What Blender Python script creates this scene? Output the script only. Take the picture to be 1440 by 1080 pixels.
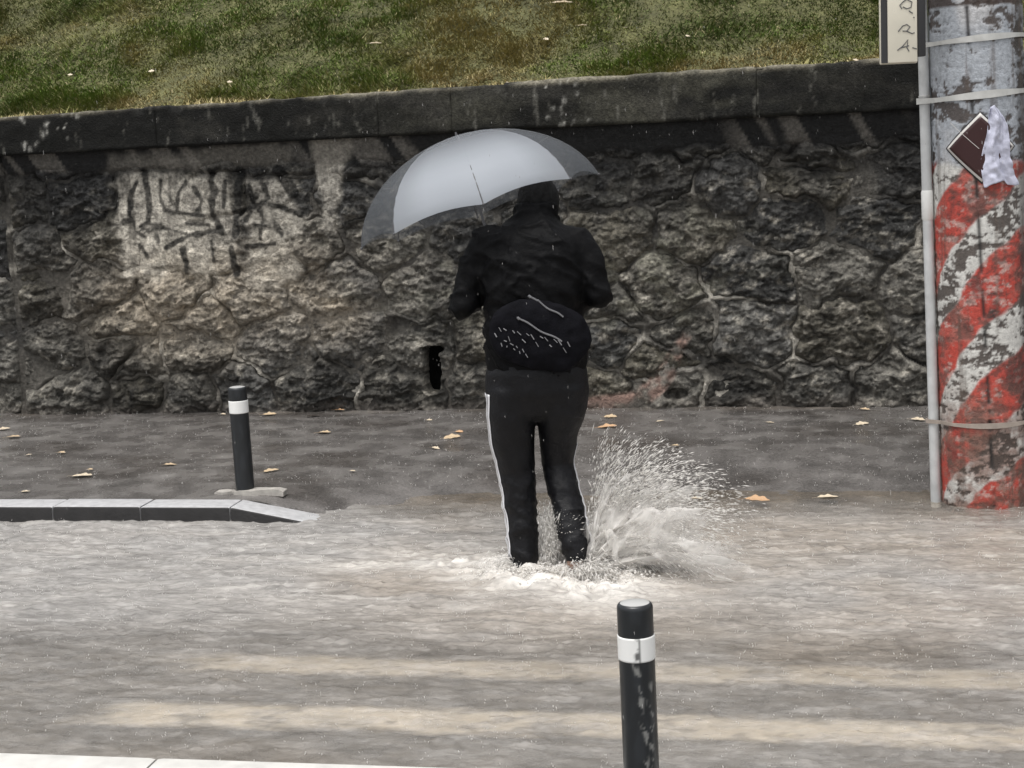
import bpy, bmesh, math, random
import numpy as np
from mathutils import Vector, Matrix

for o in list(bpy.data.objects):
    bpy.data.objects.remove(o)
scene = bpy.context.scene
COL = scene.collection
R = math.radians
rng = np.random.default_rng(11)
random.seed(5)

# ------------------------------------------------------------------ camera, sky, sun, exposure
YAW, PITCH, ROLL = R(11.5), R(8.37), R(2.4)
fwd = Vector((-math.sin(YAW) * math.cos(PITCH), math.cos(YAW) * math.cos(PITCH), -math.sin(PITCH)))
r0 = Vector((math.cos(YAW), math.sin(YAW), 0))
u0 = r0.cross(fwd)
rgt = r0 * math.cos(ROLL) - u0 * math.sin(ROLL)
up = rgt.cross(fwd)
cam_d = bpy.data.cameras.new('camera')
cam_d.sensor_width = 36
cam_d.lens = 60
cam_d.clip_start = 0.1
cam_d.clip_end = 1000
cam = bpy.data.objects.new('camera', cam_d)
m = Matrix((rgt, up, -fwd)).transposed().to_4x4()
m.translation = (0, 0, 1.88)
cam.matrix_world = m
COL.objects.link(cam)
scene.camera = cam

SUN_EL, SUN_AZ = R(72), R(205)      # high, veiled, behind and to the left of the camera
world = bpy.data.worlds.new('World')
scene.world = world
world.use_nodes = True
wn, wl = world.node_tree.nodes, world.node_tree.links
wn.clear()
sky = wn.new('ShaderNodeTexSky')
sky.sky_type = 'NISHITA'
sky.sun_disc = False
sky.sun_elevation = SUN_EL
sky.sun_rotation = SUN_AZ
sky.air_density = 1.0
sky.dust_density = 3.0
hs = wn.new('ShaderNodeHueSaturation')
hs.inputs['Saturation'].default_value = 0.12
bg = wn.new('ShaderNodeBackground')
bg.inputs['Strength'].default_value = 0.12
wo = wn.new('ShaderNodeOutputWorld')
wl.new(sky.outputs[0], hs.inputs['Color'])
wl.new(hs.outputs[0], bg.inputs['Color'])
wl.new(bg.outputs[0], wo.inputs[0])
sun_d = bpy.data.lights.new('sun', 'SUN')
sun_d.energy = 1.5
sun_d.angle = R(28)
sun_d.color = (1.0, 0.97, 0.93)
sun = bpy.data.objects.new('sun', sun_d)
sd = Vector((math.sin(SUN_AZ) * math.cos(SUN_EL), math.cos(SUN_AZ) * math.cos(SUN_EL), math.sin(SUN_EL)))
sun.rotation_euler = sd.to_track_quat('Z', 'Y').to_euler()
COL.objects.link(sun)
vs = scene.view_settings
vs.view_transform = 'Standard'
vs.look = 'None'
vs.gamma = 1
vs.use_curve_mapping = False
vs.exposure = 0.72
scene.cycles.max_bounces = 8
scene.cycles.transparent_max_bounces = 24

# ------------------------------------------------------------------ helpers
def _hash(ix, iy, seed):
    h = (ix.astype(np.int64) * 374761393 + iy.astype(np.int64) * 668265263 + seed * 1442695041) & 0xFFFFFFFF
    h = ((h ^ (h >> 13)) * 1274126177) & 0xFFFFFFFF
    h = ((h ^ (h >> 16)) * 2246822519) & 0xFFFFFFFF
    return ((h ^ (h >> 15)) & 0xFFFFFF) / float(0xFFFFFF)

def vnoise(x, y, seed=0):
    x = np.asarray(x, float); y = np.asarray(y, float)
    xi, yi = np.floor(x), np.floor(y)
    fx, fy = x - xi, y - yi
    fx = fx * fx * fx * (fx * (fx * 6 - 15) + 10); fy = fy * fy * fy * (fy * (fy * 6 - 15) + 10)
    a, b = _hash(xi, yi, seed), _hash(xi + 1, yi, seed)
    c, d = _hash(xi, yi + 1, seed), _hash(xi + 1, yi + 1, seed)
    return (a + (b - a) * fx) + ((c + (d - c) * fx) - (a + (b - a) * fx)) * fy

def fbm(x, y, seed=0, oct=4, gain=0.5):
    """zero-mean, roughly -1..1"""
    s, a, t = 0, 1.0, 0
    c, sn = math.cos(0.6), math.sin(0.6)
    for k in range(oct):
        s = s + a * (vnoise(x, y, seed + k * 17) * 2 - 1)
        t += a
        a *= gain
        x, y = (x * c - y * sn) * 2.03 + 3.1, (x * sn + y * c) * 2.03 + 1.7
    return s / t * 1.5

def sstep(a, b, x):
    t = np.clip((x - a) / (b - a), 0, 1)
    return t * t * (3 - 2 * t)

def mixc(c, target, f):
    f = np.asarray(f)[..., None]
    return c * (1 - f) + np.asarray(target) * f

def gauss(x, y, cx, cy, sx, sy, rot=0.0):
    c, s = math.cos(rot), math.sin(rot)
    dx, dy = x - cx, y - cy
    a, b = (dx * c + dy * s) / sx, (-dx * s + dy * c) / sy
    return np.exp(-(a * a + b * b))

def seg_dist(x, y, pts):
    d = np.full(np.shape(x), 1e9)
    for (ax, ay), (bx, by) in zip(pts[:-1], pts[1:]):
        vx, vy = bx - ax, by - ay
        t = np.clip(((x - ax) * vx + (y - ay) * vy) / (vx * vx + vy * vy + 1e-12), 0, 1)
        d = np.minimum(d, np.hypot(x - ax - t * vx, y - ay - t * vy))
    return d

def mesh_np(name, V, F, mat=None, parent=None, col=None, smooth=True, extra=None):
    """V (n,3); F (m,3|4) array or list of tuples"""
    V = np.asarray(V, np.float32).reshape(-1, 3)
    me = bpy.data.meshes.new(name)
    if isinstance(F, np.ndarray):
        k = F.shape[1]
        me.vertices.add(len(V)); me.vertices.foreach_set('co', V.ravel())
        me.loops.add(F.size); me.loops.foreach_set('vertex_index', F.astype(np.int32).ravel())
        me.polygons.add(len(F))
        me.polygons.foreach_set('loop_start', np.arange(0, F.size, k, dtype=np.int32))
        me.update(calc_edges=True)
    else:
        me.from_pydata(V.tolist(), [], F)
    if smooth:
        me.polygons.foreach_set('use_smooth', np.ones(len(me.polygons), bool))
    if col is not None:
        c = np.ones((len(V), 4), np.float32)
        c[:, :3] = np.clip(np.asarray(col).reshape(-1, 3), 0, 1)
        me.color_attributes.new('col', 'FLOAT_COLOR', 'POINT').data.foreach_set('color', c.ravel())
    for n, a in (extra or {}).items():
        me.attributes.new(n, 'FLOAT', 'POINT').data.foreach_set('value', np.asarray(a, np.float32).ravel())
    me.update()
    return link(name, me, mat, parent)

def link(name, me, mat=None, parent=None):
    o = bpy.data.objects.new(name, me)
    if mat is not None and len(me.materials) == 0:
        me.materials.append(mat)
    COL.objects.link(o)
    if parent is not None:
        o.parent = parent
    return o

def grid_faces(nx, ny, wrap=False):
    """quads of an array laid out [iy, ix] with nx columns"""
    i = np.arange(nx if wrap else nx - 1)
    j = np.arange(ny - 1)
    I, J = np.meshgrid(i, j)
    I2 = (I + 1) % nx
    return np.stack([J * nx + I, J * nx + I2, (J + 1) * nx + I2, (J + 1) * nx + I], -1).reshape(-1, 4)

def tag(o, label=None, cat=None, group=None, kind=None):
    if label: o['label'] = label
    if cat: o['category'] = cat
    if group: o['group'] = group
    if kind: o['kind'] = kind
    return o

def empty(name, loc, rz=0.0):
    o = bpy.data.objects.new(name, None)
    o.empty_display_size = 0.1
    o.location = loc
    o.rotation_euler = (0, 0, rz)
    COL.objects.link(o)
    return o

def mat(name, color=(0.5, 0.5, 0.5), rough=0.5, attr=False, var=0.0, vscale=20.0, bump=0.0, bscale=60.0,
        spec=0.5, metallic=0.0, rvar=0.0, fine=0.0, fscale=300.0, subsurf=0.0, stretch=None):
    """principled material: plain or vertex-attribute colour, noise variation, noise bump"""
    M = bpy.data.materials.new(name)
    M.use_nodes = True
    nt = M.node_tree; N, L = nt.nodes, nt.links
    b = N['Principled BSDF']
    b.inputs['Roughness'].default_value = rough
    b.inputs['Metallic'].default_value = metallic
    b.inputs['Specular IOR Level'].default_value = spec
    tc0 = N.new('ShaderNodeTexCoord'); tc = tc0
    if stretch:
        tc = N.new('ShaderNodeMapping'); tc.inputs['Scale'].default_value = stretch
        L.new(tc0.outputs['Object'], tc.inputs['Vector'])
    OBJ = tc.outputs['Vector'] if stretch else tc.outputs['Object']
    if attr:
        c = N.new('ShaderNodeAttribute'); c.attribute_name = 'col'
        cs = c.outputs['Color']
    else:
        c = N.new('ShaderNodeRGB'); c.outputs[0].default_value = (*color, 1)
        cs = c.outputs[0]
    if var:
        n = N.new('ShaderNodeTexNoise'); n.inputs['Scale'].default_value = vscale; n.inputs['Detail'].default_value = 6
        L.new(OBJ, n.inputs['Vector'])
        mr = N.new('ShaderNodeMapRange')
        mr.inputs['From Min'].default_value = 0.3; mr.inputs['From Max'].default_value = 0.7
        mr.inputs['To Min'].default_value = 1 - var; mr.inputs['To Max'].default_value = 1 + var
        L.new(n.outputs['Fac'], mr.inputs['Value'])
        mx = N.new('ShaderNodeVectorMath'); mx.operation = 'SCALE'
        L.new(cs, mx.inputs[0]); L.new(mr.outputs[0], mx.inputs['Scale'])
        cs = mx.outputs[0]
        if fine:
            nf_ = N.new('ShaderNodeTexNoise'); nf_.inputs['Scale'].default_value = fscale; nf_.inputs['Detail'].default_value = 5; nf_.inputs['Roughness'].default_value = 0.7
            L.new(OBJ, nf_.inputs['Vector'])
            mf = N.new('ShaderNodeMapRange')
            mf.inputs['From Min'].default_value = 0.32; mf.inputs['From Max'].default_value = 0.68
            mf.inputs['To Min'].default_value = 1 - fine; mf.inputs['To Max'].default_value = 1 + fine
            L.new(nf_.outputs['Fac'], mf.inputs['Value'])
            mg = N.new('ShaderNodeVectorMath'); mg.operation = 'SCALE'
            L.new(cs, mg.inputs[0]); L.new(mf.outputs[0], mg.inputs['Scale'])
            cs = mg.outputs[0]
        if rvar:
            m2 = N.new('ShaderNodeMapRange')
            m2.inputs['From Min'].default_value = 0.35; m2.inputs['From Max'].default_value = 0.65
            m2.inputs['To Min'].default_value = max(0.02, rough - rvar); m2.inputs['To Max'].default_value = rough + rvar
            L.new(n.outputs['Fac'], m2.inputs['Value']); L.new(m2.outputs[0], b.inputs['Roughness'])
    L.new(cs, b.inputs['Base Color'])
    if bump:
        n2 = N.new('ShaderNodeTexNoise'); n2.inputs['Scale'].default_value = bscale; n2.inputs['Detail'].default_value = 8
        n2.inputs['Roughness'].default_value = 0.65
        L.new(OBJ, n2.inputs['Vector'])
        bp = N.new('ShaderNodeBump'); bp.inputs['Strength'].default_value = bump; bp.inputs['Distance'].default_value = 0.02
        L.new(n2.outputs['Fac'], bp.inputs['Height'])
        L.new(bp.outputs[0], b.inputs['Normal'])
    if subsurf:
        b.inputs['Subsurface Weight'].default_value = subsurf
    return M

class MB:
    """collects closed shapes into one mesh"""
    def __init__(s): s.v, s.f = [], []
    def add(s, v, f):
        n = len(s.v); s.v += [tuple(p) for p in v]; s.f += [tuple(i + n for i in q) for q in f]; return s
    def box(s, x0, x1, y0, y1, z0, z1, bev=0.0):
        b = min(bev, (x1 - x0) * .4, (y1 - y0) * .4, (z1 - z0) * .4)
        bm = bmesh.new(); bmesh.ops.create_cube(bm, size=1)
        for v in bm.verts:
            v.co = ((x0 + x1) / 2 + v.co.x * (x1 - x0), (y0 + y1) / 2 + v.co.y * (y1 - y0), (z0 + z1) / 2 + v.co.z * (z1 - z0))
        if b > 0:
            bmesh.ops.bevel(bm, geom=bm.edges[:], offset=b, segments=2, profile=0.5, affect='EDGES')
        bm.verts.index_update()
        s.add([v.co[:] for v in bm.verts], [[v.index for v in f.verts] for f in bm.faces]); bm.free(); return s
    def tube(s, pts, rad, n=14, squash=1.0, upv=(0, 0, 1)):
        """closed tube through pts; rad = one number, list, or list of (ra, rb)"""
        pts = [Vector(p) for p in pts]
        if not hasattr(rad, '__len__'): rad = [rad] * len(pts)
        rings = []
        prev = None
        for i, p in enumerate(pts):
            t = (pts[min(i + 1, len(pts) - 1)] - pts[max(i - 1, 0)]).normalized()
            a = Vector(upv).cross(t)
            if a.length < 1e-3: a = Vector((1, 0, 0)).cross(t)
            if a.length < 1e-3: a = Vector((0, 1, 0)).cross(t)
            a.normalize()
            if prev is not None and a.dot(prev) < 0: a = -a
            prev = a
            b = t.cross(a)
            ra, rb = rad[i] if hasattr(rad[i], '__len__') else (rad[i], rad[i] * squash)
            rings.append([p + a * (ra * math.cos(2 * math.pi * k / n)) + b * (rb * math.sin(2 * math.pi * k / n)) for k in range(n)])
        v = [q[:] for r_ in rings for q in r_]
        f = []
        for i in range(len(rings) - 1):
            for k in range(n):
                f.append((i * n + k, i * n + (k + 1) % n, (i + 1) * n + (k + 1) % n, (i + 1) * n + k))
        f.append(tuple(reversed(range(n))))
        f.append(tuple((len(rings) - 1) * n + k for k in range(n)))
        return s.add(v, f)
    def loft(s, rings):
        """rings: list of equal-length closed rings, capped"""
        n = len(rings[0]); v = [tuple(q) for r_ in rings for q in r_]; f = []
        for i in range(len(rings) - 1):
            for k in range(n):
                f.append((i * n + k, i * n + (k + 1) % n, (i + 1) * n + (k + 1) % n, (i + 1) * n + k))
        f.append(tuple(reversed(range(n)))); f.append(tuple((len(rings) - 1) * n + k for k in range(n)))
        return s.add(v, f)
    def ball(s, c, r, seg=16, rings=10):
        rx, ry, rz = r if hasattr(r, '__len__') else (r, r, r)
        L = []
        for i in range(1, rings):
            th = math.pi * i / rings
            L.append([(c[0] + rx * math.sin(th) * math.cos(2 * math.pi * k / seg), c[1] + ry * math.sin(th) * math.sin(2 * math.pi * k / seg), c[2] - rz * math.cos(th)) for k in range(seg)])
        return s.loft(L)
    def build(s, name, material=None, parent=None, smooth=True):
        me = bpy.data.meshes.new(name); me.from_pydata(s.v, [], s.f)
        bm = bmesh.new(); bm.from_mesh(me); bmesh.ops.recalc_face_normals(bm, faces=bm.faces); bm.to_mesh(me); bm.free()
        if smooth:
            me.polygons.foreach_set('use_smooth', np.ones(len(me.polygons), bool))
            try: me.set_sharp_from_angle(angle=R(45))
            except Exception: pass
        me.update()
        return link(name, me, material, parent)

def remeshed(mb, voxel, smooth_it=4, disp=None):
    """voxel union of all shapes in mb -> mesh"""
    me = bpy.data.meshes.new('tmp'); me.from_pydata(mb.v, [], mb.f)
    bm = bmesh.new(); bm.from_mesh(me); bmesh.ops.recalc_face_normals(bm, faces=bm.faces); bm.to_mesh(me); bm.free()
    o = bpy.data.objects.new('tmp', me); COL.objects.link(o)
    md = o.modifiers.new('r', 'REMESH'); md.mode = 'VOXEL'; md.voxel_size = voxel; md.use_smooth_shade = True
    if smooth_it:
        sm = o.modifiers.new('s', 'SMOOTH'); sm.iterations = smooth_it; sm.factor = 0.5
    dg = bpy.context.evaluated_depsgraph_get(); dg.update()
    out = bpy.data.meshes.new_from_object(o.evaluated_get(dg))
    bpy.data.objects.remove(o); bpy.data.meshes.remove(me)
    if disp is not None:
        n = len(out.vertices)
        co = np.empty(n * 3, np.float32); no = np.empty(n * 3, np.float32)
        out.vertices.foreach_get('co', co); out.vertices.foreach_get('normal', no)
        co = co.reshape(-1, 3); no = no.reshape(-1, 3)
        co = co + no * disp(co)[:, None]
        out.vertices.foreach_set('co', co.astype(np.float32).ravel()); out.update()
    out.polygons.foreach_set('use_smooth', np.ones(len(out.polygons), bool))
    return out

# ------------------------------------------------------------------ materials
M_asphalt = mat('wet asphalt', (0.14, 0.134, 0.126), 0.42, var=0.3, vscale=14, bump=0.35, bscale=160, rvar=0.25)
M_pave = mat('wet dark paving', rough=0.26, attr=True, var=0.3, vscale=5, bump=0.35, bscale=100, rvar=0.16, fine=0.52, fscale=85)
M_kerb = mat('pale concrete kerb', (0.40, 0.40, 0.405), 0.5, var=0.15, vscale=25, bump=0.15, bscale=180)
M_kface = mat('dark kerb face', (0.012, 0.011, 0.011), 0.6, var=0.3, vscale=20, bump=0.2)  # near-black colour for the street-facing side of the kerb stones
M_wkerb = mat('white painted kerb', (0.56, 0.55, 0.52), 0.45, var=0.12, vscale=12, bump=0.12, bscale=120)
M_paint = mat('white road paint', (0.80, 0.76, 0.70), 0.5, var=0.12, vscale=18, bump=0.1)
def add_opacity(M):
    nt = M.node_tree; b = nt.nodes['Principled BSDF']
    at = nt.nodes.new('ShaderNodeAttribute'); at.attribute_name = 'opacity'
    tr = nt.nodes.new('ShaderNodeBsdfTransparent'); mx = nt.nodes.new('ShaderNodeMixShader')
    nt.links.new(at.outputs['Fac'], mx.inputs[0]); nt.links.new(tr.outputs[0], mx.inputs[1]); nt.links.new(b.outputs[0], mx.inputs[2])
    nt.links.new(mx.outputs[0], nt.nodes['Material Output'].inputs['Surface'])
add_opacity(M_paint)
M_stone = mat('wet rubble stone', rough=0.5, attr=True, var=0.5, vscale=16, bump=0.9, bscale=60, rvar=0.22, fine=0.6, fscale=42, spec=0.22)
M_mortar = mat('weathered mortar', rough=0.65, attr=True, var=0.35, vscale=45, bump=0.9, bscale=60, rvar=0.15, fine=0.25, fscale=30, spec=0.18)
M_coping = mat('mossy concrete', rough=0.65, attr=True, var=0.35, vscale=18, bump=0.6, bscale=80, rvar=0.15, fine=0.5, fscale=60, spec=0.14)
M_soil = mat('bank soil', (0.085, 0.085, 0.032), 0.9, var=0.45, vscale=5, bump=0.3, bscale=60, fine=0.5, fscale=70)
M_grass = mat('grass blades', rough=0.6, attr=True, spec=0.15)

# ------------------------------------------------------------------ setting: road, water, pavements
WZ = -0.08                     # water level; pavement top is z = 0
ROAD_Z = -0.15

def xs_fine(a, b, step, ext=40, n=24):
    core = np.arange(a, b + step / 2, step)
    e = np.geomspace(step * 3, ext, n)
    return np.concatenate([(a - e)[::-1], core, b + e])

rx = np.linspace(-46, 42, 90); ry = np.linspace(4.5, 9.6, 24)
X, Y = np.meshgrid(rx, ry)
Z = ROAD_Z + 0.03 * np.exp(-((Y - 5.4) / 0.9) ** 2) + 0.004 * fbm(X * 2, Y * 2, 3)
road = mesh_np('road', np.stack([X, Y, Z], -1).reshape(-1, 3), grid_faces(len(rx), len(ry)), M_asphalt)
tag(road, kind='structure')

def road_z(x, y): return ROAD_Z + 0.03 * math.exp(-((y - 5.4) / 0.9) ** 2)
for i, (y0, y1, xl) in enumerate([(5.34, 5.61, -2.72), (5.96, 6.22, -2.68), (6.55, 6.80, -2.68), (7.12, 7.37, -2.66)]):
    n, nr_ = 420, 18
    gx = np.linspace(xl - 0.12, 3.2, n); gy = np.linspace(y0 - 0.02, y1 + 0.02, nr_)
    X, Y = np.meshgrid(gx, gy)
    Z = np.vectorize(road_z)(X, Y) + 0.009
    e = np.minimum(Y - y0, y1 - Y) + 0.030 * fbm(X * 5, Y * 9, 17 + i, 4, 0.7)
    al = sstep(-0.02, 0.06, e) * sstep(-0.10, 0.12, X - xl - 0.05 + 0.12 * fbm(X * 4, Y * 6, 19 + i, 3)) * (1 - 0.55 * sstep(0.1, 0.7, fbm(X * 6, Y * 10, 14 + i, 4, 0.7)))
    s = mesh_np('crossing_stripe', np.stack([X, Y, Z], -1).reshape(-1, 3), grid_faces(n, nr_), M_paint, road, extra={'opacity': al * (1.0, 0.8, 0.45, 0.3)[i]})
    s['label'] = 'worn white crossing stripe under shallow muddy water'

# far pavement: flat, with a dropped part at the crossing that dips under the water
px_ = np.concatenate([[-46, -30, -20, -12], np.arange(-8, 3.01, 0.04), [6, 12, 20, 42]])
py_ = np.concatenate([np.arange(8.26, 11.6, 0.035)])
X, Y = np.meshgrid(px_, py_)
dy_ = np.maximum(Y - 8.45, 0)
drop = sstep(0, 1, (X + 3.2) / (0.62 + 1.3 * dy_)) * (1 - sstep(9, 10, X))
Z = -drop * 0.15 * (1 - sstep(8.2, 9.9, Y)) + 0.006 * fbm(X * 1.3, Y * 1.3, 8)
Ymin = np.where(X < -2.7, np.maximum(Y, 8.45), Y)
c0 = np.array([0.118, 0.110, 0.104])
pc = np.ones(X.shape + (3,)) * c0
pc = mixc(pc, [0.13, 0.122, 0.115], sstep(0.0, 0.8, fbm(X * 0.9, Y * 1.4, 21)) * 0.7)
pc = mixc(pc, [0.058, 0.051, 0.046], sstep(-0.1, 0.7, fbm(X * 1.6 + 4, Y * 2.4, 23)) * 0.7)
pc = mixc(pc, [0.19, 0.18, 0.17], sstep(0.45, 0.9, fbm(X * 9, Y * 9, 25, 3)) * 0.45)
# grit washed along the foot of the wall
pc = mixc(pc, [0.15, 0.13, 0.11], np.exp(-((11.32 - Y) / 0.08) ** 2) * sstep(-0.2, 0.5, fbm(X * 5, Y * 3, 26)) * 0.6)
pave = mesh_np('pavement', np.stack([X, Ymin, Z], -1).reshape(-1, 3), grid_faces(len(px_), len(py_)), M_pave, col=pc)
tag(pave, kind='structure')

# kerb stones on the far side, left of the dropped crossing
def kerb_stone(x0, x1, z0, z1, parent, material, y0=8.27, y1=8.452, h=0.2, name='kerb_stone', face=None):
    mb = MB(); g = 0.004
    b = 0.012
    prof = [(y0, -h), (y1, -h), (y1, 0), (y0 + b, 0), (y0 + b * .3, -b * .3), (y0, -b)]
    rings = []
    for t in (0.0, 0.02, 0.5, 0.98, 1.0):
        x = x0 + g + (x1 - x0 - 2 * g) * t
        z = z0 + (z1 - z0) * t - (0.003 if t in (0.0, 1.0) else 0)
        rings.append([(x, p, q + z + 0.006) for p, q in prof])
    mb.loft(rings)
    o = mb.build(name, material, parent)
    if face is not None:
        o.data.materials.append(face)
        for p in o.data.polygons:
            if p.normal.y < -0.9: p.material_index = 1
    return o
kx = -3.215
k = 0
while kx > -9:
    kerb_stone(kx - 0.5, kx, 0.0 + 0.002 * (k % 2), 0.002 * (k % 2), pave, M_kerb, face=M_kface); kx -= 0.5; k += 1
kerb_stone(-46, kx, 0, 0, pave, M_kerb)
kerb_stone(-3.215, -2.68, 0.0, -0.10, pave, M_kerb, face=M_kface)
kerb_stone(-2.68, -1.6, -0.10, -0.125, pave, M_kerb)

# near pavement with its white kerb
near = MB().box(-46, 42, -8, 4.58, -0.25, -0.002).build('near_pavement', M_asphalt)
tag(near, kind='structure')
x = -9.0
while x < 6:
    kerb_stone(x, x + 0.98, 0, 0, near, M_wkerb, y0=4.582, y1=4.748, name='kerb_stone')
    x += 0.98

# ------------------------------------------------------------------ water
FEET = [(-1.50, 7.33), (-1.20, 7.36)]
wx = xs_fine(-5.6, 1.6, 0.0105); wy = np.concatenate([np.arange(4.745, 9.35, 0.0105)])
X, Y = np.meshgrid(wx, wy)
H = 0.006 * fbm(X * 0.9, Y * 2.2, 31, 3) + 0.0075 * fbm(X * 3.0, Y * 7, 33, 3) + 0.0050 * fbm(X * 8, Y * 17, 35, 3)
rip = 1 - np.abs(fbm(X * 5 + 0.6 * fbm(X * 3, Y * 3, 36), Y * 15, 37, 2))
H += 0.006 * rip * rip
rip2 = 1 - np.abs(fbm(X * 10 + 0.5 * fbm(X * 6, Y * 6, 36), Y * 24, 38, 2))
H += 0.0032 * rip2 ** 3
calm = 0.55 + 0.45 * sstep(-0.4, 0.5, fbm(X * 0.7, Y * 1.3, 39))
H *= calm
# rain rings
for _ in range(2400):
    cx, cy = rng.uniform(-5.4, 1.5), rng.uniform(4.8, 9.0)
    ix, iy = np.searchsorted(wx, [cx - .07, cx + .07]), np.searchsorted(wy, [cy - .07, cy + .07])
    sl = (slice(iy[0], iy[1]), slice(ix[0], ix[1]))
    rr = np.hypot(X[sl] - cx, Y[sl] - cy); r1 = rng.uniform(0.012, 0.05)
    H[sl] += rng.uniform(0.002, 0.0055) * np.cos((rr - r1) / 0.011) * np.exp(-((rr - r1) / 0.014) ** 2)
# disturbed water round the feet
churn = np.zeros_like(X)
for cx, cy in FEET: churn = np.maximum(churn, gauss(X, Y, cx, cy, 0.26, 0.22))
churn = np.maximum(churn, 1.0 * gauss(X, Y, -1.12, 7.04, 0.30, 0.24, -0.5))
churn = np.maximum(churn, 0.95 * gauss(X, Y, -1.36, 7.16, 0.26, 0.17, 0))
churn = np.maximum(churn, 0.7 * gauss(X, Y, -0.95, 7.62, 0.32, 0.2, 0.2))
wake = 1.2 * gauss(X, Y, -1.95, 7.42, 0.6, 0.13, 0.10) + 0.6 * gauss(X, Y, -1.9, 7.62, 0.35, 0.2, 0.0) + 0.6 * gauss(X, Y, -1.75, 7.80, 0.30, 0.10, 0.0) + 0.5 * gauss(X, Y, -0.72, 7.45, 0.3, 0.2, 0.1)
lump = 1 - np.abs(fbm(X * 7 + fbm(X * 4, Y * 4, 41), Y * 8, 43, 4))
H += churn * (0.045 * lump ** 2 - 0.006) + wake * 0.012 * lump
for k, (cx, cy) in enumerate(FEET):                       # rings walking out from the legs
    rr = np.hypot(X - cx, (Y - cy))
    H += 0.010 * np.sin(rr * 38 - k) * np.exp(-rr / 0.35) * sstep(0.1, 0.25, rr)
H *= sstep(9.4, 8.9, Y) * 0.9 + 0.1
Zw = WZ + H
brown = np.array([0.305, 0.268, 0.228]); grey = np.array([0.315, 0.303, 0.288]); pale = np.array([0.47, 0.44, 0.405])
wc = np.ones(X.shape + (3,)) * grey
bro = sstep(-0.2, 0.7, fbm(X * 0.6, Y * 1.1, 51)) * sstep(-3.4, -1.8, X)
bro = np.maximum(bro, gauss(X, Y, -1.1, 6.6, 1.2, 0.55) * 0.9)
wc = mixc(wc, brown, np.clip(bro * 0.9, 0, 1))
wc = mixc(wc, pale, sstep(-0.2, 0.7, fbm(X * 1.8, Y * 6.0, 53, 5, 0.65)) * 0.32)
wc = mixc(wc, [0.20, 0.19, 0.18], sstep(0.15, 0.8, fbm(X * 5, Y * 13.0, 54, 4, 0.7)) * 0.42)
fo = sstep(0.1, 0.9, fbm(X * 5.5, Y * 19, 55, 4, 0.75)) * 0.30 * (0.4 + 0.6 * rip2)
edge = np.exp(-((Y - 8.72 - 0.05 * fbm(X * 3, Y * 0, 57)) / 0.07) ** 2) * sstep(-2.6, -2.0, X) * 0.35
foam = np.clip(fo + churn * (0.62 + 0.6 * sstep(0.3, 0.8, lump)) + wake * 0.55 * (0.4 + 0.6 * lump) + edge, 0, 1)
wc = mixc(wc, [0.66, 0.63, 0.59], foam)
opac = 0.49 + 0.45 * sstep(6.05, 6.8, Y + 0.15 * fbm(X * 1.5, Y * 2, 59)) + 0.16 * fbm(X * 7, Y * 14, 58, 4, 0.7)
opac = np.clip(np.maximum(opac, foam), 0.35, 0.97)
opac = opac * (1 - 0.86 * sstep(8.15, 9.0, Y + 0.10 * fbm(X * 1.2, Y * 3, 60, 3)) * sstep(-2.9, -2.3, X))
M_water = mat('muddy rain water', rough=0.13, attr=True, bump=0.45, bscale=20, spec=0.5, var=0.14, vscale=10, fine=0.17, fscale=40, stretch=(0.55, 1.35, 1.0))
nt = M_water.node_tree; b = nt.nodes['Principled BSDF']; b.inputs['IOR'].default_value = 1.33
at = nt.nodes.new('ShaderNodeAttribute'); at.attribute_name = 'opacity'
tr = nt.nodes.new('ShaderNodeBsdfTransparent'); tr.inputs[0].default_value = (0.95, 0.90, 0.82, 1)
mx = nt.nodes.new('ShaderNodeMixShader')
nt.links.new(at.outputs['Fac'], mx.inputs[0]); nt.links.new(tr.outputs[0], mx.inputs[1]); nt.links.new(b.outputs[0], mx.inputs[2])
nt.links.new(mx.outputs[0], nt.nodes['Material Output'].inputs['Surface'])
water = mesh_np('water', np.stack([X, Y, Zw], -1).reshape(-1, 3), grid_faces(len(wx), len(wy)), M_water, col=wc, extra={'opacity': opac})
tag(water, kind='structure')

# ------------------------------------------------------------------ retaining wall: mortar sheet, stones, coping
WY = 11.40
JX = -5.955                    # vertical movement joint
wall = empty('retaining_wall', (0, WY, 0))
tag(wall, 'dark rubble stone retaining wall with heavy concrete coping under grass bank', 'wall')
x0w, x1w, dxw = -8.3, 2.5, 0.0085
gx = np.arange(x0w, x1w, dxw); gz = np.arange(-0.03, 1.93, dxw)
GX, GZ = np.meshgrid(gx, gz)
# stone seeds in rough courses
seeds = []
z = 0.13; row = 0
while z < 1.95:
    hgt = random.uniform(0.28, 0.38)
    x = x0w - random.uniform(0, 0.5)
    while x < x1w + 0.4:
        w = random.uniform(0.34, 0.72)
        seeds.append((x + w / 2, z + random.uniform(-0.06, 0.06)))
        if random.random() < 0.16: seeds.append((x + w / 2 + random.uniform(-.1, .1), z + hgt * 0.5))
        x += w
    z += hgt; row += 1
seeds = np.array(seeds)
WXw = GX + 0.05 * fbm(GX * 3.2, GZ * 3.2, 61, 3) + 0.02 * fbm(GX * 12, GZ * 12, 63, 2)
WZw = GZ + 0.045 * fbm(GX * 3.0, GZ * 3.0, 67, 3) + 0.018 * fbm(GX * 12, GZ * 12, 69, 2)
F1 = np.full(GX.shape, 9.0); F2 = np.full(GX.shape, 9.0); ID = np.zeros(GX.shape, int)
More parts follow.
